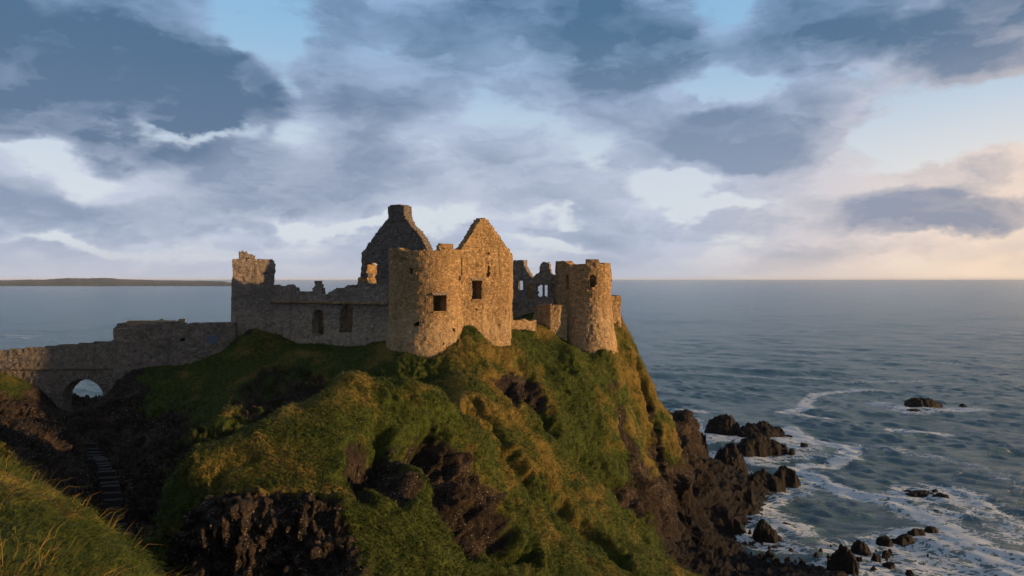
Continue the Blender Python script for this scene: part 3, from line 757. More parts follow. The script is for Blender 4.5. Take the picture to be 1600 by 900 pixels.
    V = world_pt(K[:, 0], K[:, 1], K[:, 2].astype(float))
    out = O[K[:, 0]] - I[K[:, 0]]; out = out / np.linalg.norm(out, axis=1)[:, None]
    sgn = np.where(K[:, 2] == 0, 1.0, np.where(K[:, 2] == nt_, -1.0, 0.0))
    d = fbm(V, 2.4, 3, off=seed + 1) * rough * 1.6 + fbm(V, 0.45, 2, off=seed + 2) * rough * 2.2
    V[:, :2] += out * (d * sgn)[:, None]
    j = np.stack([vnoise(V[:, 0] * 2.9, V[:, 1] * 2.9, V[:, 2] * 2.9 + q) for q in (1.3, 7.7, 13.1)], -1)
    V += j * np.where(sgn == 0, 0.07, 0.04)[:, None]
    base = parent.location if parent is not None else Vector((0, 0, 0))
    return mesh_np(name, V, np.array(faces), mat, parent, smooth=False, loc=tuple(base))
def prof(pts):
    xs = [p[0] for p in pts]; ys = [p[1] for p in pts]
    return lambda u: float(np.interp(u, xs, ys))
def xy(px, Y): return ((px - 800) / F * Y, Y)
def zz(py, Y): return CZ - (py - 435) / F * Y
def along(a, b):
    """plan wall a -> b : maps a photograph column to the distance along it, and back to depth"""
    L = math.hypot(b[0] - a[0], b[1] - a[1])
    def u_of(px):
        k = (px - 800) / F                       # x = k*y on the wall line
        t = (k * a[1] - a[0]) / ((b[0] - a[0]) - k * (b[1] - a[1]))
        return t * L
    def Y_at(u): return a[1] + (b[1] - a[1]) * u / L
    return u_of, Y_at, L
def topline(a, b, pts):
    u_of, Y_at, L = along(a, b)
    return prof([(u_of(px), zz(py, Y_at(u_of(px)))) for px, py in pts])
def hole(a, b, x0, x1, y0, y1, kind='rect'):
    u_of, Y_at, L = along(a, b)
    u0, u1 = u_of(x0), u_of(x1); Y = Y_at((u0 + u1) / 2)
    return ((u0 + u1) / 2, zz(y1, Y), (u1 - u0) / 2, zz(y0, Y) - zz(y1, Y), kind)
def lump(name, c, r, mat, parent, seed=0, sub=3, amp=.3):
    bm = bmesh.new(); bmesh.ops.create_icosphere(bm, subdivisions=sub, radius=1)
    V = np.array([v.co[:] for v in bm.verts]); Fc = np.array([[v.index for v in f.verts] for f in bm.faces]); bm.free()
    V = np.sign(V) * np.abs(V) ** 0.75
    V *= (1 + fbm(V, 1.2, 3, off=seed) * amp)[:, None]
    V = V * np.array(r) + np.array(c)
    return mesh_np(name, V, Fc, mat, parent, smooth=False, loc=tuple(parent.location) if parent else None)
def box(name, c, half, mat, parent, yaw=0.0, bev=0.03):
    bm = bmesh.new(); bmesh.ops.create_cube(bm, size=2)
    bmesh.ops.scale(bm, vec=half, verts=bm.verts)
    if bev: bmesh.ops.bevel(bm, geom=bm.edges[:], offset=bev, segments=1, affect='EDGES')
    bmesh.ops.rotate(bm, matrix=Matrix.Rotation(yaw, 3, 'Z'), verts=bm.verts)
    base = parent.location if parent is not None else Vector((0, 0, 0))
    bmesh.ops.translate(bm, vec=Vector(c) - base, verts=bm.verts)
    me = bpy.data.meshes.new(name); bm.to_mesh(me); bm.free(); me.materials.append(mat)
    o = bpy.data.objects.new(name, me); return link(o, parent)
def arc(cx, cy, r, a0, a1, n):
    """plan arc walked anticlockwise seen from above (outside on the right hand); 0 = towards the viewer, positive to the right"""
    return [(cx + r * math.sin(R(a0 + (a1 - a0) * i / n)), cy - r * math.cos(R(a0 + (a1 - a0) * i / n))) for i in range(n + 1)]

# ---- big round tower
CX, CY, CR = (668 - 800) / F * 80.3, 80.3, 4.35
t = thing("round_tower", (CX, CY, 31), "big round rubble tower with one square window, between the chimney gable and the golden gable", "tower")
ring = arc(CX, CY, CR, -180, 180, 72)[:-1]
def du(ang): return (ang + 180) / 360 * 2 * CR * math.sin(math.pi / 72) * 72
zt = zz(388, 76)
def drum_top(u):
    a = u / du(180) * 360 - 180
    px = 668 + 60 * math.sin(R(max(-90, min(90, a))))
    if abs(a) < 92: return float(np.interp(px, [607, 612, 620, 632, 648, 660, 700, 727, 730], [zz(391, 79), zz(388, 78), zz(386, 77), zz(387, 77), zz(392, 76), zz(390, 76), zz(388, 76), zz(388, 77), zz(389, 79)]))
    return zt - 0.9 - 1.3 * abs(math.sin(a * 0.07))
bat = lambda z: np.clip((37.0 - z) / 9.0, 0, 1) ** 1.1 * 0.75
holes = [(du(25), zz(488, 76), 0.78, 2.0, 'rect'), (du(-17), zz(428, 76), .22, .55, 'oval'), (du(-8), zz(511, 76), .28, .6, 'oval'), (du(29), zz(540, 76), .25, .5, 'oval'), (du(62), zz(440, 77), .22, .6, 'oval'), (du(46), zz(521, 76), .2, .5, 'oval')]
wall_mesh("shell", ring, 27.5, drum_top, 1.3, M_stone, t, closed=True, holes=holes, cell=0.16, rag=0.16, batter=bat, seed=1., rough=.035)
wall_mesh("merlon", arc(CX, CY, CR - .02, 24, 48, 8), zt - .3, lambda u: zt + .55, 1.1, M_stone, t, rag=.12, seed=2.)
wyaw = R(25)
wpx_ = (CX + math.sin(wyaw) * (CR - .12), CY - math.cos(wyaw) * (CR - .12))
box("window_lintel", (*wpx_, zz(460.5, 76) + .06), (.95, .28, .13), M_stone_dark, t, yaw=wyaw)
box("window_sill", (*wpx_, zz(488, 76) + .02), (.85, .30, .09), M_stone, t, yaw=wyaw)
wall_mesh("broken_ledge", arc(CX, CY, CR + .18, -66, -22, 12), zz(402, 76), prof([(0, zz(389, 77)), (1.6, zz(388, 76)), (2.6, zz(395, 76)), (3.6, zz(401, 76))]), 0.5, M_stone, t, rag=.15, seed=3.)

# ---- golden gable wall with its return
A = xy(722, 78.6); B = xy(796, 82.6)
u_of, Y_at, L = along(A, B)
t = thing("gable_wall", (B[0], B[1], 30), "tall sunlit golden gable wall with pointed top, right of the big round tower", "wall")
tp = topline(A, B, [(718, 390), (724, 385), (733, 372), (745, 352), (750, 344), (755, 339), (761, 342), (773, 360), (786, 376), (795, 387)])
hs = [hole(A, B, 738, 753, 438, 468), hole(A, B, 760.5, 766.5, 410, 434, 'oval'), hole(A, B, 761.5, 765.5, 394, 400, 'oval'), hole(A, B, 744, 747, 482, 487, 'oval')]
def gbot(u): return 27.5
wall_mesh("gable_face", [A, B], 28.0, tp, 1.25, M_stone, t, holes=hs, cell=0.15, rag=0.13, seed=4., batter=lambda z: np.clip((34.5 - z) / 6.5, 0, 1) * 0.7, soft=.12)
nB = (0.02, 1.0)
B2 = (xy(801, 89.0))
wall_mesh("rear_wall", [(A[0] - 3.2, A[1] + 6.6), (B[0] - .4, B[1] + 6.0)], 30.5, prof([(0, 40.6), (3, 40.9), (6, 40.4), (9, 40.6)]), 0.9, M_stone_dark, t, cell=.22, rag=.2, seed=7.)
wall_mesh("return_wall", [B, B2], 30.5, prof([(0, zz(388, 83)), (1.5, zz(392, 84)), (3, zz(394, 85)), (6.4, zz(400, 89))]), 0.9, M_stone, t, cell=.18, rag=.15, seed=5.)
A2 = (A[0] - 2.6, A[1] + 5.2)
wall_mesh("left_return_wall", [A2, (A[0] - .2, A[1] + .3)], 30.5, prof([(0, 37.5), (2.5, 38.2), (5, 40.5)]), 0.9, M_stone, t, cell=.22, rag=.2, seed=6.)
cz_ = zz(468, 80)
wc = xy(745.5, 80.0)
box("window_sill", (wc[0] - .08, wc[1] - .12, cz_ - .05), (.72, .25, .10), M_stone, t, yaw=math.atan2(B[1] - A[1], B[0] - A[0]))
box("window_lintel", (wc[0] - .08, wc[1] - .02, zz(438, 80) + .10), (.78, .25, .13), M_stone_dark, t, yaw=math.atan2(B[1] - A[1], B[0] - A[0]))

# ---- chimney gable, in shade
A = xy(564, 93.0); B = xy(666, 86.5)
u_of, Y_at, L = along(A, B)
t = thing("chimney_gable", (A[0], A[1], 33), "dark stepped gable wall topped by a chimney stack, left behind the big round tower", "wall")
tp = topline(A, B, [(562, 396), (565, 392), (571, 388), (578, 376), (590, 362), (600, 347), (605, 341), (607, 336), (633, 336), (637, 343), (645, 356), (651, 361), (656, 368), (662, 380), (666, 388)])
hs = [hole(A, B, 572, 588, 411, 444)]
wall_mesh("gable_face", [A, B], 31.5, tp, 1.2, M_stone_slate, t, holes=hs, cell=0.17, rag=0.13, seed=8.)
u0, u1 = u_of(607), u_of(632); Yc = Y_at((u0 + u1) / 2)
dr = np.array([B[0] - A[0], B[1] - A[1]]) / L; nn = np.array([-dr[1], dr[0]])
pA = np.array(A) + dr * u0 - nn * 0.12; pB = np.array(A) + dr * u1 - nn * 0.12
wall_mesh("chimney_stack", [tuple(pA), tuple(pB)], zz(345, Yc), prof([(0, zz(322, Yc)), (.4, zz(319, Yc)), (1.9, zz(319, Yc)), (2.6, zz(321, Yc))]), 1.5, M_stone_slate, t, cell=.17, rag=.08, seed=9.)
C2 = np.array(A) + nn * 7
wall_mesh("left_return_wall", [tuple(C2), (A[0] + nn[0] * .15, A[1] + nn[1] * .15)], 32, prof([(0, 37), (2, 39), (4, 41.2), (7, 43.2)]), 0.9, M_stone, t, cell=.2, rag=.22, seed=10.)

# ---- square tower at the left
A = xy(364, 88.6); B = xy(429, 90.6)
t = thing("square_tower", (A[0], A[1], 31), "dark square tower with a broken stub on top, left end of the curtain wall", "tower")
dr = np.array([B[0] - A[0], B[1] - A[1]]); L = np.linalg.norm(dr); dr /= L; nn = np.array([-dr[1], dr[0]])
D_ = tuple(np.array(A) + nn * 4.6); C_ = tuple(np.array(B) + nn * 4.2)
z4 = zz(404, 89.5)
def sq_top(u):
    if u <= L: return float(np.interp(u, [0, .5, L - .9, L - .3, L], [z4, z4, z4, z4 - .1, z4 - .9]))
    if u < L + 4.2: return float(np.interp(u - L, [0, 1, 2.4, 4.2], [z4 - 1.1, z4 - 1.6, z4 - 2.8, z4 - 4.4]))
    return z4 - 2.6 - .8 * abs(math.sin(u))
wall_mesh("shell", [A, B, C_, D_], 29.5, sq_top, 1.1, M_stone_dark, t, closed=True, cell=.18, rag=.14, seed=11., batter=lambda z: np.clip((35.5 - z) / 7, 0, 1) * 0.3 - np.clip((z - 40.6) / .5, 0, 1) * -0.14)
pA = np.array(A) + dr * .75 + nn * .1; pB = np.array(A) + dr * 2.65 + nn * .1
wall_mesh("broken_stub", [tuple(pA), tuple(pB)], z4 - .4, prof([(0, zz(392, 89)), (.8, zz(391, 89)), (1.0, zz(395, 89)), (1.9, zz(398, 89))]), 1.0, M_stone_dark, t, cell=.16, rag=.1, seed=12.)

# ---- long low wall between square tower and round tower
A = xy(424, 90.4); B = xy(612, 82.2)
u_of, Y_at, L = along(A, B)
t = thing("curtain_wall", (A[0], A[1], 31), "long grey curtain wall with two tall openings and crumbling top, between square and round towers", "wall")
tp = topline(A, B, [(424, 447), (455, 448), (458, 455), (475, 458), (482, 456), (483, 458), (503, 458), (511, 459), (523, 451), (536, 453), (545, 447), (557, 446), (559, 436), (565, 440), (580, 446), (600, 444), (612, 443)])
hs = [hole(A, B, 487, 504, 483, 523, 'arch'), hole(A, B, 530, 550, 476, 520, 'arch')]
wall_mesh("wall_face", [A, B], 29.0, tp, 1.3, M_stone_dark, t, holes=hs, cell=0.17, rag=0.28, seed=14., batter=lambda z: np.clip((zz(472, 86) - z) / .25, 0, 1) * -0.16 + np.clip((35 - z) / 6, 0, 1) * 0.35)
dr_ = (np.array(B) - np.array(A)) / L; n_ = np.array([-dr_[1], dr_[0]])
wall_mesh("inner_wall", [tuple(np.array(A) + n_ * 4.2), tuple(np.array(B) + n_ * 4.2)], 30.5, lambda u: 36.6 + .4 * math.sin(u), .9, M_stone, t, cell=.24, rag=.3, seed=13.)
Lc = [tuple(np.array(A) + dr_ * u_of(px) - n_ * .26) for px in (426, 520, 606)]
wall_mesh("string_course", Lc, zz(474.5, 85), lambda u: zz(471.5, 85) , .4, M_stone, t, cell=.10, rag=.02, seed=39., rough=.02)
uu = u_of(493); q = np.array(A) + (np.array(B) - np.array(A)) / L * uu; dr = (np.array(B) - np.array(A)) / L; nn = np.array([-dr[1], dr[0]])
wall_mesh("pinnacle", [tuple(q - dr * .72 + nn * .2), tuple(q + dr * .72 + nn * .2)], zz(462, 87), prof([(0, zz(449, 87)), (.35, zz(448, 87)), (.4, zz(439, 87)), (1.05, zz(438, 87)), (1.1, zz(448, 87)), (1.44, zz(449, 87))]), .8, M_stone_dark, t, cell=.14, rag=.05, seed=15.)
q2 = np.array(A) + dr * u_of(562) + nn * .2
wall_mesh("broken_pier", [tuple(q2 - dr * .5), tuple(q2 + dr * .5)], zz(450, 84), prof([(0, zz(434, 84)), (.6, zz(432, 84)), (1, zz(436, 84))]), .8, M_stone, t, cell=.14, rag=.1, seed=16.)

# ---- right tower on the cliff edge
RX, RY, RR = (922 - 800) / F * 93, 93.0, 2.75
t = thing("cliff_tower", (RX, RY, 30), "battered round tower with one small window standing on the right cliff edge", "tower")
ring = arc(RX, RY, RR, -180, 180, 48)[:-1]
def ru(a): return (a + 180) / 360 * 48 * 2 * RR * math.sin(math.pi / 48)
def rtop(u):
    a = u / ru(180) * 360 - 180
    if abs(a) < 92:
        px = 922 + 33 * math.sin(R(a))
        return float(np.interp(px, [889, 895, 903, 911, 912.5, 933, 934.5, 939, 955], [zz(415, 92), zz(413, 91), zz(412, 90.5), zz(412, 90.3), zz(405, 90.3), zz(405, 90.3), zz(413, 90.4), zz(411, 90.5), zz(411, 92)]))
    return zz(413, 93) - .4 - abs(math.sin(a * .09)) * .8
rb = lambda z: np.clip((37.6 - z) / 8.5, 0, 1) ** 1.15 * 1.05
wall_mesh("shell", ring, 27.0, rtop, .85, M_stone, t, closed=True, holes=[(ru(1), zz(449.5, 90.3), .42, 1.6, 'arch'), (ru(-14), zz(491, 90), .16, .5, 'oval'), (ru(75), zz(447, 92), .15, 2.2, 'rect')], cell=.15, rag=.08, batter=rb, seed=18.)
A = xy(867.5, 97.0); B = xy(897, 92.4)
u_of, Y_at, L = along(A, B)
tp = topline(A, B, [(867, 408), (880, 407), (884, 408), (891, 413), (897, 416)])
wall_mesh("wing_wall", [A, B], 30.5, tp, 1.0, M_stone, t, holes=[hole(A, B, 884.5, 891.5, 430, 453)], cell=.15, rag=.08, seed=19., batter=lambda z: np.clip((37 - z) / 7, 0, 1) * .4)
wall_mesh("wing_return", [xy(868.5, 101.5), (A[0] + .1, A[1] + .2)], 32, prof([(0, 40.2), (2, 41.2), (4.5, 42.3)]), .8, M_stone, t, cell=.2, rag=.15, seed=20.)

# ---- two ruined house ends behind
A = xy(796, 103); B = xy(834, 101)
t = thing("ruined_house_end", (A[0], A[1], 33), "shaded house ruin with chimney stub and one small window, right of the golden gable", "ruin")
tp = topline(A, B, [(796, 418), (801, 418), (802.5, 406), (818, 405.5), (819, 416), (824, 424), (829, 431), (834, 438)])
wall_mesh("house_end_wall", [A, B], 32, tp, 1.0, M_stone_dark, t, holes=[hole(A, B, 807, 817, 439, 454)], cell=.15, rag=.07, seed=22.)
m_fr, nt_, b_ = new_mat("pale_window_stone"); b_.inputs['Base Color'].default_value = (.55, .52, .47, 1); b_.inputs['Roughness'].default_value = .9
u_of, Y_at, L = along(A, B); wx = xy(812, 102)
fr = box("window_frame", (wx[0], wx[1] - .1, zz(446.5, 102)), (.07, .12, .72), m_fr, t, bev=.01)
wall_mesh("side_wall", [B, (B[0] + .6, B[1] + 5)], 32, prof([(0, zz(441, 101)), (2, 38.5), (5, 38)]), .8, M_stone, t, cell=.2, rag=.15, seed=23.)
A = xy(833, 100.5); B = xy(870, 99.5)
t = thing("second_house_end", (A[0], A[1], 33), "shaded house ruin with rounded stub on top and a double window, beside the cliff tower", "ruin")
tp = topline(A, B, [(832, 434), (838, 428), (842.5, 425), (843.5, 414), (847, 409), (857, 409), (859, 414), (860, 426), (868, 431), (870, 436)])
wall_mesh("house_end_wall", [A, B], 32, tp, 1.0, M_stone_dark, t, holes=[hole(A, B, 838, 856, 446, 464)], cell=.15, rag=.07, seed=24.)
wx = xy(849.5, 99.8)
box("window_mullion", (wx[0], wx[1] + .2, zz(455, 99.9)), (.16, .2, .95), M_stone_dark, t, bev=.02)
# ---- low walls
A = xy(795, 99.0); B = xy(866, 96.5)
t = tag(wall_mesh("courtyard_wall", [A, B], 32, topline(A, B, [(795, 463), (830, 466), (850, 464), (866, 468)]), .8, M_stone_dark, None, cell=.18, rag=.25, seed=26.), "dark low wall inside the ruin, under the two house ends", "wall")
t = tag(wall_mesh("curved_wall", [xy(833, 95.5), xy(838, 92.8), xy(848, 91.2), xy(860, 90.4), xy(874, 90.6), xy(886, 91.2)], 29.5, prof([(0, zz(494, 95)), (2.3, zz(485, 92.5)), (3.3, zz(477, 91.5)), (6, zz(475, 90.5)), (8, zz(478, 90.5))]), .8, M_stone, None, cell=.15, rag=.15, seed=27.), "low curved wall catching the sun, left of the foot of the cliff tower", "wall")
A = xy(789, 86.8); B = xy(838, 88.6)
t = tag(wall_mesh("terrace_wall", [A, B], 31.0, topline(A, B, [(789, 500), (805, 499.5), (838, 499)]), .7, M_stone, None, cell=.14, rag=.10, seed=28.), "low straight terrace wall above the grass, between golden gable and curved wall", "wall")
t = tag(wall_mesh("stone_block", [xy(790, 85.6), xy(800.5, 86.0)], 33.2, lambda u: zz(486, 86), .8, M_stone, None, cell=.14, rag=.05, seed=29.), "small upright stone block at the foot of the golden gable", "block")
A = xy(953, 97.2); B = xy(970.5, 97.8)
t = tag(wall_mesh("edge_wall", [A, B], 31.5, topline(A, B, [(953, 462), (969, 462), (970.5, 464)]), 1.6, M_stone, None, cell=.15, rag=.05, seed=30.), "square stub of wall perched on the cliff edge behind the cliff tower", "wall")

# ---- gatehouse wall by the bridge
t = thing("gatehouse_wall", (*xy(260, 86), 30), "dark rough gatehouse wall with a small blue door, between bridge and square tower", "wall")
A = xy(183, 84.0); B = xy(368, 87.6)
wall_mesh("front_wall", [xy(184, 89), A, B], 27.5, prof([(0, zz(505, 86))] + [(5 + along(A, B)[0](px), zz(py, along(A, B)[1](along(A, B)[0](px)))) for px, py in [(183, 524), (200, 516), (216, 508), (235, 506), (283, 503), (288, 505), (320, 505), (345, 504), (366, 504)]]), 1.4, M_stone_slate, t,
          holes=[(5 + hole(A, B, 290, 303, 527, 533)[0],) + hole(A, B, 290, 303, 527, 533)[1:4] + ('oval',)], cell=.18, rag=.14, seed=32., batter=lambda z: np.clip((35 - z) / 7, 0, 1) * .5, rough=.12)
A3 = xy(177, 90); B3 = xy(285, 91)
wall_mesh("rear_wall", [A3, B3], 29.5, topline(A3, B3, [(177, 515), (182, 508), (200, 502), (235, 500), (284, 500)]), 1.0, M_stone, t, cell=.18, rag=.12, seed=33.)
m_bl, nt_, b_ = new_mat("blue_grey_paint"); b_.inputs['Base Color'].default_value = (.06, .085, .12, 1); b_.inputs['Roughness'].default_value = .7
dx_ = along(A, B); ud = dx_[0](332); yaw = math.atan2(B[1] - A[1], B[0] - A[0]); dc = xy(332, dx_[1](ud) - .30)
dcz = zz(530, 87)
dd = box("door", (dc[0], dc[1], dcz), (.62, .06, .52), m_bl, t, yaw=yaw, bev=.01)
db = box("door_frame", (dc[0], dc[1] + .06, dcz), (.80, .10, .68), M_stone_slate, t, yaw=yaw, bev=.02)
# ---- bridge
t = thing("stone_bridge", (*xy(110, 84), 30), "stone footbridge with one round arch and solid parapet crossing the ravine", "bridge")
A = xy(-25, 83.0); B = xy(188, 84.2)
u_of, Y_at, L = along(A, B)
ac = u_of(130.5); acz = zz(623, 84)
wall_mesh("span", [A, B], 19.0, topline(A, B, [(-25, 578), (40, 575), (188, 568)]), 2.0, M_stone_slate, t, holes=[(ac, acz - 3.4, 2.36, 2.36 + 3.4, 'arch')], cell=.18, rag=.04, seed=35., soft=.05)
wall_mesh("parapet", [(A[0] , A[1] - .12), (B[0], B[1] - .12)], zz(574, 83.6), topline(A, B, [(-25, 549), (8, 546), (100, 538), (184, 531), (188, 531)]), .5, M_stone_bridge, t, cell=.16, rag=.03, seed=36., rough=.04)
wall_mesh("rear_parapet", [(A[0], A[1] + 2.8), (B[0], B[1] + 2.8)], 29.5, topline(A, B, [(-25, 553), (8, 550), (100, 542), (188, 536)]), .5, M_stone_bridge, t, cell=.2, rag=.03, seed=37., rough=.04)
wall_mesh("deck_course", [(A[0], A[1] - .28), (B[0], B[1] - .28)], zz(577, 83.4), topline(A, B, [(-25, 577), (8, 574.5), (188, 567)]), .5, M_stone_slate, t, cell=.14, rag=.02, seed=38., rough=.03)
ledge = []
for k in range(19):       # ring of wedge stones round the arch
    a = R(180 - (k + .5) * 180 / 19)
    c = np.array(A) + (np.array(B) - np.array(A)) / L * (ac + math.cos(a) * 2.62)
    ledge.append((c, acz + math.sin(a) * 2.62, a))
bm = bmesh.new(); yawb = math.atan2(B[1] - A[1], B[0] - A[0])
for c, z, a in ledge:
    g = bmesh.ops.create_cube(bm, size=1)['verts']
    bmesh.ops.scale(bm, vec=(.50, .30, .36), verts=g)
    bmesh.ops.rotate(bm, matrix=Matrix.Rotation(yawb, 3, 'Z') @ Matrix.Rotation(-a, 3, 'Y'), verts=g)
    bmesh.ops.translate(bm, vec=Vector((c[0], c[1] - .05, z)) - t.location, verts=g)
bmesh.ops.bevel(bm, geom=bm.edges[:], offset=.03, segments=1, affect='EDGES')
me = bpy.data.meshes.new("arch_ring"); bm.to_mesh(me); bm.free(); me.materials.append(M_stone_bridge)
link(bpy.data.objects.new("arch_ring", me), t)

# ---- worn steps going down the ravine
m_st, nt_, b_ = new_mat("worn_step_stone")
put(nt_, mix(nt_, noise(nt_, coords(nt_), 3, 4, .6), (.007, .007, .007), (.018, .018, .016)), b_, 'Base Color'); b_.inputs['Roughness'].default_value = .95
t = thing("stone_steps", (*xy(160, 66), 22), "faint flight of worn stone steps down the dark ravine below the bridge", "steps")
bm = bmesh.new()
for i in range(26):
    f = i / 25; px = 142 + 48 * f; Y = 73 - 15 * f; x = (px - 800) / F * Y
    z = ground_z(x, Y) + .05 + rng.uniform(-.12, .1)
    g = bmesh.ops.create_cube(bm, size=1)['verts']; bmesh.ops.scale(bm, vec=(1.3 + rng.uniform(-.3, .3), .5, .7), verts=g)
    bmesh.ops.rotate(bm, matrix=Matrix.Rotation(R(rng.uniform(-4, 4) + 12), 3, 'Z'), verts=g)
    bmesh.ops.translate(bm, vec=Vector((x, Y, z)) - t.location, verts=g)
bmesh.ops.bevel(bm, geom=bm.edges[:], offset=.04, segments=1, affect='EDGES')
me = bpy.data.meshes.new("flight"); bm.to_mesh(me); bm.free(); me.materials.append(m_st)
link(bpy.data.objects.new("flight", me), t)

# ================================================================ rocks in the sea
def reef(px, py, wpx, hpx, dr, seed, label, group=None, name="sea_rock", lift=0.0):
    """jagged shelf of rock: a broken surface that dips under the water all round"""
    Y = CZ * F / (py - 435); x = (px - 800) / F * Y; w = wpx / F * Y; h = hpx / F * Y
    d = max(w * dr, 1.2); Yc = Y + d * .30
    n = int(np.clip(w * 16, 40, 170)); m = int(np.clip(d * 16, 30, 150))
    gu, gv = np.meshgrid(np.linspace(-1.35, 1.35, n), np.linspace(-1.35, 1.35, m), indexing='ij')
    o = seed * 3.7
    p = np.stack([gu * w / 2, gv * d / 2, np.zeros_like(gu)], -1)
    L = np.array([1, 1, 1.])
    wob = fbm(p, 1.1 / max(w, 3) * 2, 4, .6, off=o)
    r2 = (gu + wob * .45) ** 2 + (gv + fbm(p, 2.2 / max(w, 3), 4, .6, off=o + 7) * .6) ** 2
    sk_ = np.stack([p[..., 0] * .8 + p[..., 1] * .9, p[..., 1] * .35 - p[..., 0] * .15, p[..., 2]], -1)
    z = 1.0 - r2 * 1.15 + ridged(sk_, 2.0 / max(w, 3) * 1.6, 4, .6, off=o) * .26 + fbm(p, 2.4 / max(w, 3), 3, off=o + 3) * .5 - .25
    z = np.where(z > 0, z ** .8, z * 2.2)
    q3 = np.stack([p[..., 0], p[..., 1], z * h], -1)
    z = z * h + (blocky(q3, max(.5, w * .07), .8, 2.) * .07 * h + ridged(q3, 1.7, 3, off=o) * min(.16, .05 * h + .04)) * (z > -.2)
    z = z * (h / max(z.max(), .05)); z = np.maximum(z, -1.5)
    rr = np.random.default_rng(seed); yaw = rr.uniform(-.15, .1)
    X = gu * w / 2 + fbm(q3, .9, 2, off=o + 31) * .15; Yy = gv * d / 2
    c, s_ = math.cos(yaw), math.sin(yaw)
    V = np.stack([x + X * c - Yy * s_, Yc + X * s_ + Yy * c, z + lift], -1).reshape(-1, 3)
    ii = np.arange(n * m).reshape(n, m)
    Qd = np.stack([ii[:-1, :-1], ii[1:, :-1], ii[1:, 1:], ii[:-1, 1:]], -1).reshape(-1, 4)
    zq = V[Qd, 2].max(1); Qd = Qd[zq > -1.0 + lift]
    us = np.zeros(len(V), bool); us[Qd.ravel()] = True; rm = np.cumsum(us) - 1
    ob = mesh_np(name, V[us], rm[Qd], M_rock, None, smooth=True, loc=(x, Yc, lift)); ob.location = (x, Yc, lift)
    return tag(ob, label, "rock", group)
def rock(px, py, wpx, hpx, dr, seed, label, group=None, name="sea_rock", sub=5, lift=0.0, sharp=1.0):
    Y = CZ * F / (py - 435); x = (px - 800) / F * Y; w = wpx / F * Y; h = hpx / F * Y
    d = w * dr; Yc = Y + d * .35
    rr = np.random.default_rng(seed)
    bm = bmesh.new(); bmesh.ops.create_icosphere(bm, subdivisions=sub, radius=1)
    V = np.array([v.co[:] for v in bm.verts]); Fc = np.array([[v.index for v in f.verts] for f in bm.faces]); bm.free()
    s = np.array([w / 2, max(d / 2, .35), h])
    Pw = V * s + np.array([0, 0, 0])
    o = seed * 3.7
    kk = np.ones(len(V))
    for _ in range(16):          # split faces, as basalt breaks
        nn_ = rr.normal(size=3); nn_[2] = abs(nn_[2]) * .8; nn_ /= np.linalg.norm(nn_); dd_ = rr.uniform(.42, .80)
        q_ = V @ nn_; kk = np.where(q_ > 1e-3, np.minimum(kk, dd_ / np.maximum(q_, 1e-3)), kk)
    lowf = fbm(V, 1.1, 3, off=o) * .42
    rg_ = ridged(V * np.array([1, 1, .8]), 1.6, 4, .55, off=o) * .22 * sharp
    fine = ridged(Pw, 1.3 if w > 3 else 2.6, 3, .5, off=o) * min(.35, .10 + .05 * w) / max(min(w / 2, h), .3) * .6
    k = kk * (1 + lowf * .6 + rg_ * .8) + fine * .8
    V2 = V * k[:, None]
    yaw = rr.uniform(-.35, .35)
    V2 = V2 * s
    tilt = rr.uniform(-.25, .25) * h / w
    V2[:, 2] += V2[:, 0] * tilt * 2
    c, s_ = math.cos(yaw * .4), math.sin(yaw * .4)
    V2 = np.stack([V2[:, 0] * c - V2[:, 1] * s_, V2[:, 0] * s_ + V2[:, 1] * c, V2[:, 2]], -1)
    mx = V2[:, 2].max(); V2[:, 2] *= h / mx if mx > 0 else 1
    loc = (x, Yc, lift)
    V2 = V2 + np.array([x, Yc, lift])
    ob = mesh_np(name, V2, Fc, M_rock, None, smooth=False if sub >= 5 and w < 4 else True, loc=loc)
    ob.location = loc
    tag(ob, label, "rock", group)
    return ob
RL = ["tall knobbly black rock at the head of the outermost shore reef",
 "jagged black rock ridge pointing right, behind the outermost reef's main slab",
 "long low black slab sloping right, front of the outermost shore reef",
 "small black rock just off the right tip of the long slab",
 "lone small dark rock in foam, farthest right of the outer reef",
 "large dark headland rock joined to the cliff foot above the white inlet",
 "smooth dark tongue of rock ending in a point in the surf",
 "ragged brown black rock with foam pouring round its right side",
 "broad dark rock shelf at the cliff foot, lowest of the three tongues",
 "isolated blocky dark boulder in calm water off the beach",
 "small flat rock beside the isolated blocky boulder",
 "tiny dark rock between the shelf and the blocky boulder",
 "biggest upright black boulder at the water's edge at the bottom of the picture",
 "dark wedge rock touching the upper right of the biggest boulder's group",
 "low flat rock first in the line running out from the beach",
 "long humped rock in the middle of the line running out from the beach",
 "rounded rock near the seaward end of the line of rocks",
 "half sunk rock at the seaward end of the line of rocks",
 "round dark boulder in foam between the biggest boulder and the bottom edge",
 "small flat dark stone just below the line of rocks",
 "dark boulder in the surf near the bottom edge, right of the round one",
 "small rock farthest right at the very bottom edge",
 "squat boulder touching the bottom edge right of the biggest boulder",
 "squat boulder leaning against the biggest boulder's right side",
 "far islet of dark rock ringed by white foam",
 "thin flat rock awash in front of the far islet",
 "little rock right of the far islet in the same foam",
 "single flat rock awash below the broken reef",
 "longest piece of the broken reef awash far right",
 "ragged right hand piece of the broken reef awash",
 "thin left tip of the broken reef awash",
 "low crest at the back of the broken reef awash"]
for i, (px, py, w, h, dr) in enumerate(ROCKS):
    (reef if w >= 24 else rock)(px, py, w * (1.1 if w >= 24 else 1), h, dr, 100 + i, RL[i], "rocks standing in the sea off the headland")
reef(1078, 738, 66, 86, .7, 161, "steep dark pinnacle of rock leaning on the right side of the cliff", name="rock_pinnacle")
reef(1106, 790, 110, 58, .8, 162, "dark craggy mass of rock at the cliff foot below the pinnacle", "crags at the foot of the cliff", name="shore_crag", lift=.3)
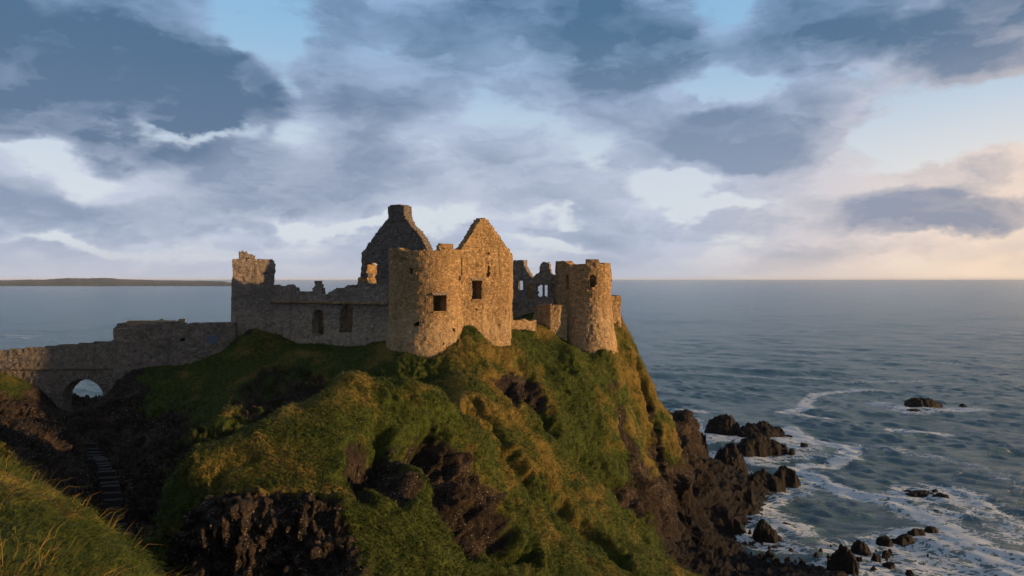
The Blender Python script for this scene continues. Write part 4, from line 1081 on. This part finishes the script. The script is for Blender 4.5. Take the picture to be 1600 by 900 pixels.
reef(1125, 838, 110, 40, .6, 163, "low craggy shelf between the cliff foot and the shingle beach", "crags at the foot of the cliff", name="shore_crag", lift=.1)
# boulders scattered over the beach
br = np.random.default_rng(21)
protos = []
for k in range(5):
    o = rock(1210 + k * 22, 876 + (k % 3) * 5, 14 + k * 2, 9 + k, .8, 200 + k, "dark wet boulder scattered along the shingle at the water's edge", "boulders scattered along the water's edge", name="beach_boulder", sub=4)
    protos.append(o)
for k in range(56):
    t_ = br.random()
    px = 1150 + 300 * t_ ** 1.2; py = 852 + 46 * br.random() + (0 if px < 1330 else 8)
    if px < 1190: py = 868 + 34 * br.random()
    Y = CZ * F / (py - 435)
    o = protos[k % 5].copy(); scene.collection.objects.link(o)
    s = 0.25 + 0.75 * br.random() ** 2
    if px > 1330: s *= .5
    o.location = ((px - 800) / F * Y, Y, max(0.0, ground_z((px - 800) / F * Y, Y)) * .8)
    o.rotation_euler = (0, 0, br.random() * 6.28); o.scale = (s, s, s * br.uniform(.6, 1.1))

# ================================================================ grass: long combed blades over the turf
def grass_mat():
    m, nt, b = new_mat("long_grass")
    t = attr(nt, 'tone')
    c = mix(nt, t.step(0.0, .55), (0.024, 0.038, 0.008), (0.062, 0.080, 0.016))
    c = mix(nt, t.step(.5, .95), c, (0.21, 0.130, 0.040))
    put(nt, c, b, 'Base Color'); b.inputs['Roughness'].default_value = .8; b.inputs['Specular IOR Level'].default_value = .1
    return m
M_grass = grass_mat()
gr = np.random.default_rng(5)
e1 = TP[1:, :-1] - TP[:-1, :-1]; e2 = TP[:-1, 1:] - TP[:-1, :-1]
nrm = np.cross(e1, e2); area = np.linalg.norm(nrm, axis=-1); nrm = nrm / (area[..., None] + 1e-9)
nrm *= np.sign(nrm[..., 2:3] + 1e-9)
ctr = TP[:-1, :-1]
view = ctr - np.array([0, 0, CZ]); dist = np.linalg.norm(view, axis=-1)
cosv = -(nrm * view).sum(-1) / dist
turf = 1 - sstep(.35, .60, ROCK2[:-1, :-1] + fbm(ctr, .8, 3, off=90.) * .35)
front_ = np.clip(cosv + .25, 0, 1)
def blades(name, label, sel, count, length, width, lean, seed):
    r = np.random.default_rng(seed)
    w = (area / dist ** 2) * front_ * turf * sel * keep
    w = w.ravel(); w = w / w.sum()
    ii = r.choice(len(w), count, p=w); a, b_ = np.unravel_index(ii, area.shape); dryer = .45 if name == 'dry_stems' else 0.0
    f1, f2 = r.random((2, count, 1))
    p = TP[a, b_] + e1[a, b_] * f1 + e2[a, b_] * f2
    n = nrm[a, b_]
    down = np.stack([n[:, 0], n[:, 1], -(n[:, 0] ** 2 + n[:, 1] ** 2) / np.maximum(n[:, 2], .15)], -1)
    down /= np.linalg.norm(down, axis=1)[:, None] + 1e-6
    # tufts: neighbouring blades share a direction
    sw = np.stack([fbm(p, .9, 2, off=3.), fbm(p, .9, 2, off=13.), fbm(p, .9, 2, off=23.) * .5], -1) * 1.5 + r.normal(size=(count, 3)) * .38
    up = n * .7 + np.array([0, 0, .5])
    d0 = up + (down * .7 + sw) * lean * .6; d0 /= np.linalg.norm(d0, axis=1)[:, None]
    d1 = up * (1 - lean * .6) + (down * 1.0 + sw) * lean * 1.2 - np.array([0, 0, .25]); d1 /= np.linalg.norm(d1, axis=1)[:, None]
    l = (length * (0.5 + r.random(count)) * (1 + .5 * fbm(p, .5, 2, off=55.)))[:, None]
    toC = np.array([0, 0, CZ]) - p; toC /= np.linalg.norm(toC, axis=1)[:, None]
    rnd = r.normal(size=(count, 3)); side = np.cross(d0, rnd); side /= np.linalg.norm(side, axis=1)[:, None]
    wd = width * (.6 + .8 * r.random(count))[:, None]
    q = p - n * .03
    m_ = q + d0 * l * .5; tip = m_ + d1 * l * .6
    V = np.stack([q - side * wd, q + side * wd, m_ + side * wd * .8, m_ - side * wd * .8, tip], 1).reshape(-1, 3)
    k = np.arange(count)[:, None] * 5
    T = np.concatenate([k + [0, 1, 2], k + [0, 2, 3], k + [3, 2, 4]], 1).reshape(-1, 3)
    tone = np.clip(DRY2[a, b_] * .62 + fbm(p, .8, 3, off=66.) * .5 + r.normal(size=count) * .16 + .08 + dryer, 0, 1)
    o = mesh_np(name, V, T, M_grass, smooth=False, attrs={'tone': np.repeat(tone, 5)})
    tag(o, label, "grass", kind='stuff')
near = (dist < 27).astype(float)
blades("near_grass", "long wind combed grass on the mound at the lower left", near, 70000, .21, .0060, .9, 1)
blades("dry_stems", "pale dry grass stems standing up from the mound at the lower left", near * (fbm(ctr, .7, 3, off=77.) > 0.0), 2600, .48, .0045, .45, 7)
blades("cliff_grass", "rough green and straw coloured grass covering the headland slopes", 1 - near, 260000, .30, .017, 1.15, 2)

# ================================================================ sea air
hm = bpy.data.materials.new("sea_air"); hm.use_nodes = True
hn = hm.node_tree; hn.nodes.clear()
ho = hn.nodes.new('ShaderNodeOutputMaterial'); pv = hn.nodes.new('ShaderNodeVolumePrincipled')
pv.inputs['Color'].default_value = (0.82, 0.90, 1.0, 1)
pv.inputs['Density'].default_value = 0.000026
pv.inputs['Anisotropy'].default_value = 0.0
hn.links.new(pv.outputs[0], ho.inputs['Volume'])
bm = bmesh.new(); bmesh.ops.create_cube(bm, size=1)
bmesh.ops.scale(bm, vec=(53000, 53000, 61), verts=bm.verts); bmesh.ops.translate(bm, vec=(0, 0, 21.5), verts=bm.verts)
me = bpy.data.meshes.new("haze"); bm.to_mesh(me); bm.free(); me.materials.append(hm)
hz_ = bpy.data.objects.new("haze", me); link(hz_); tag(hz_, "thin pale sea haze over the water", "haze", kind='stuff')
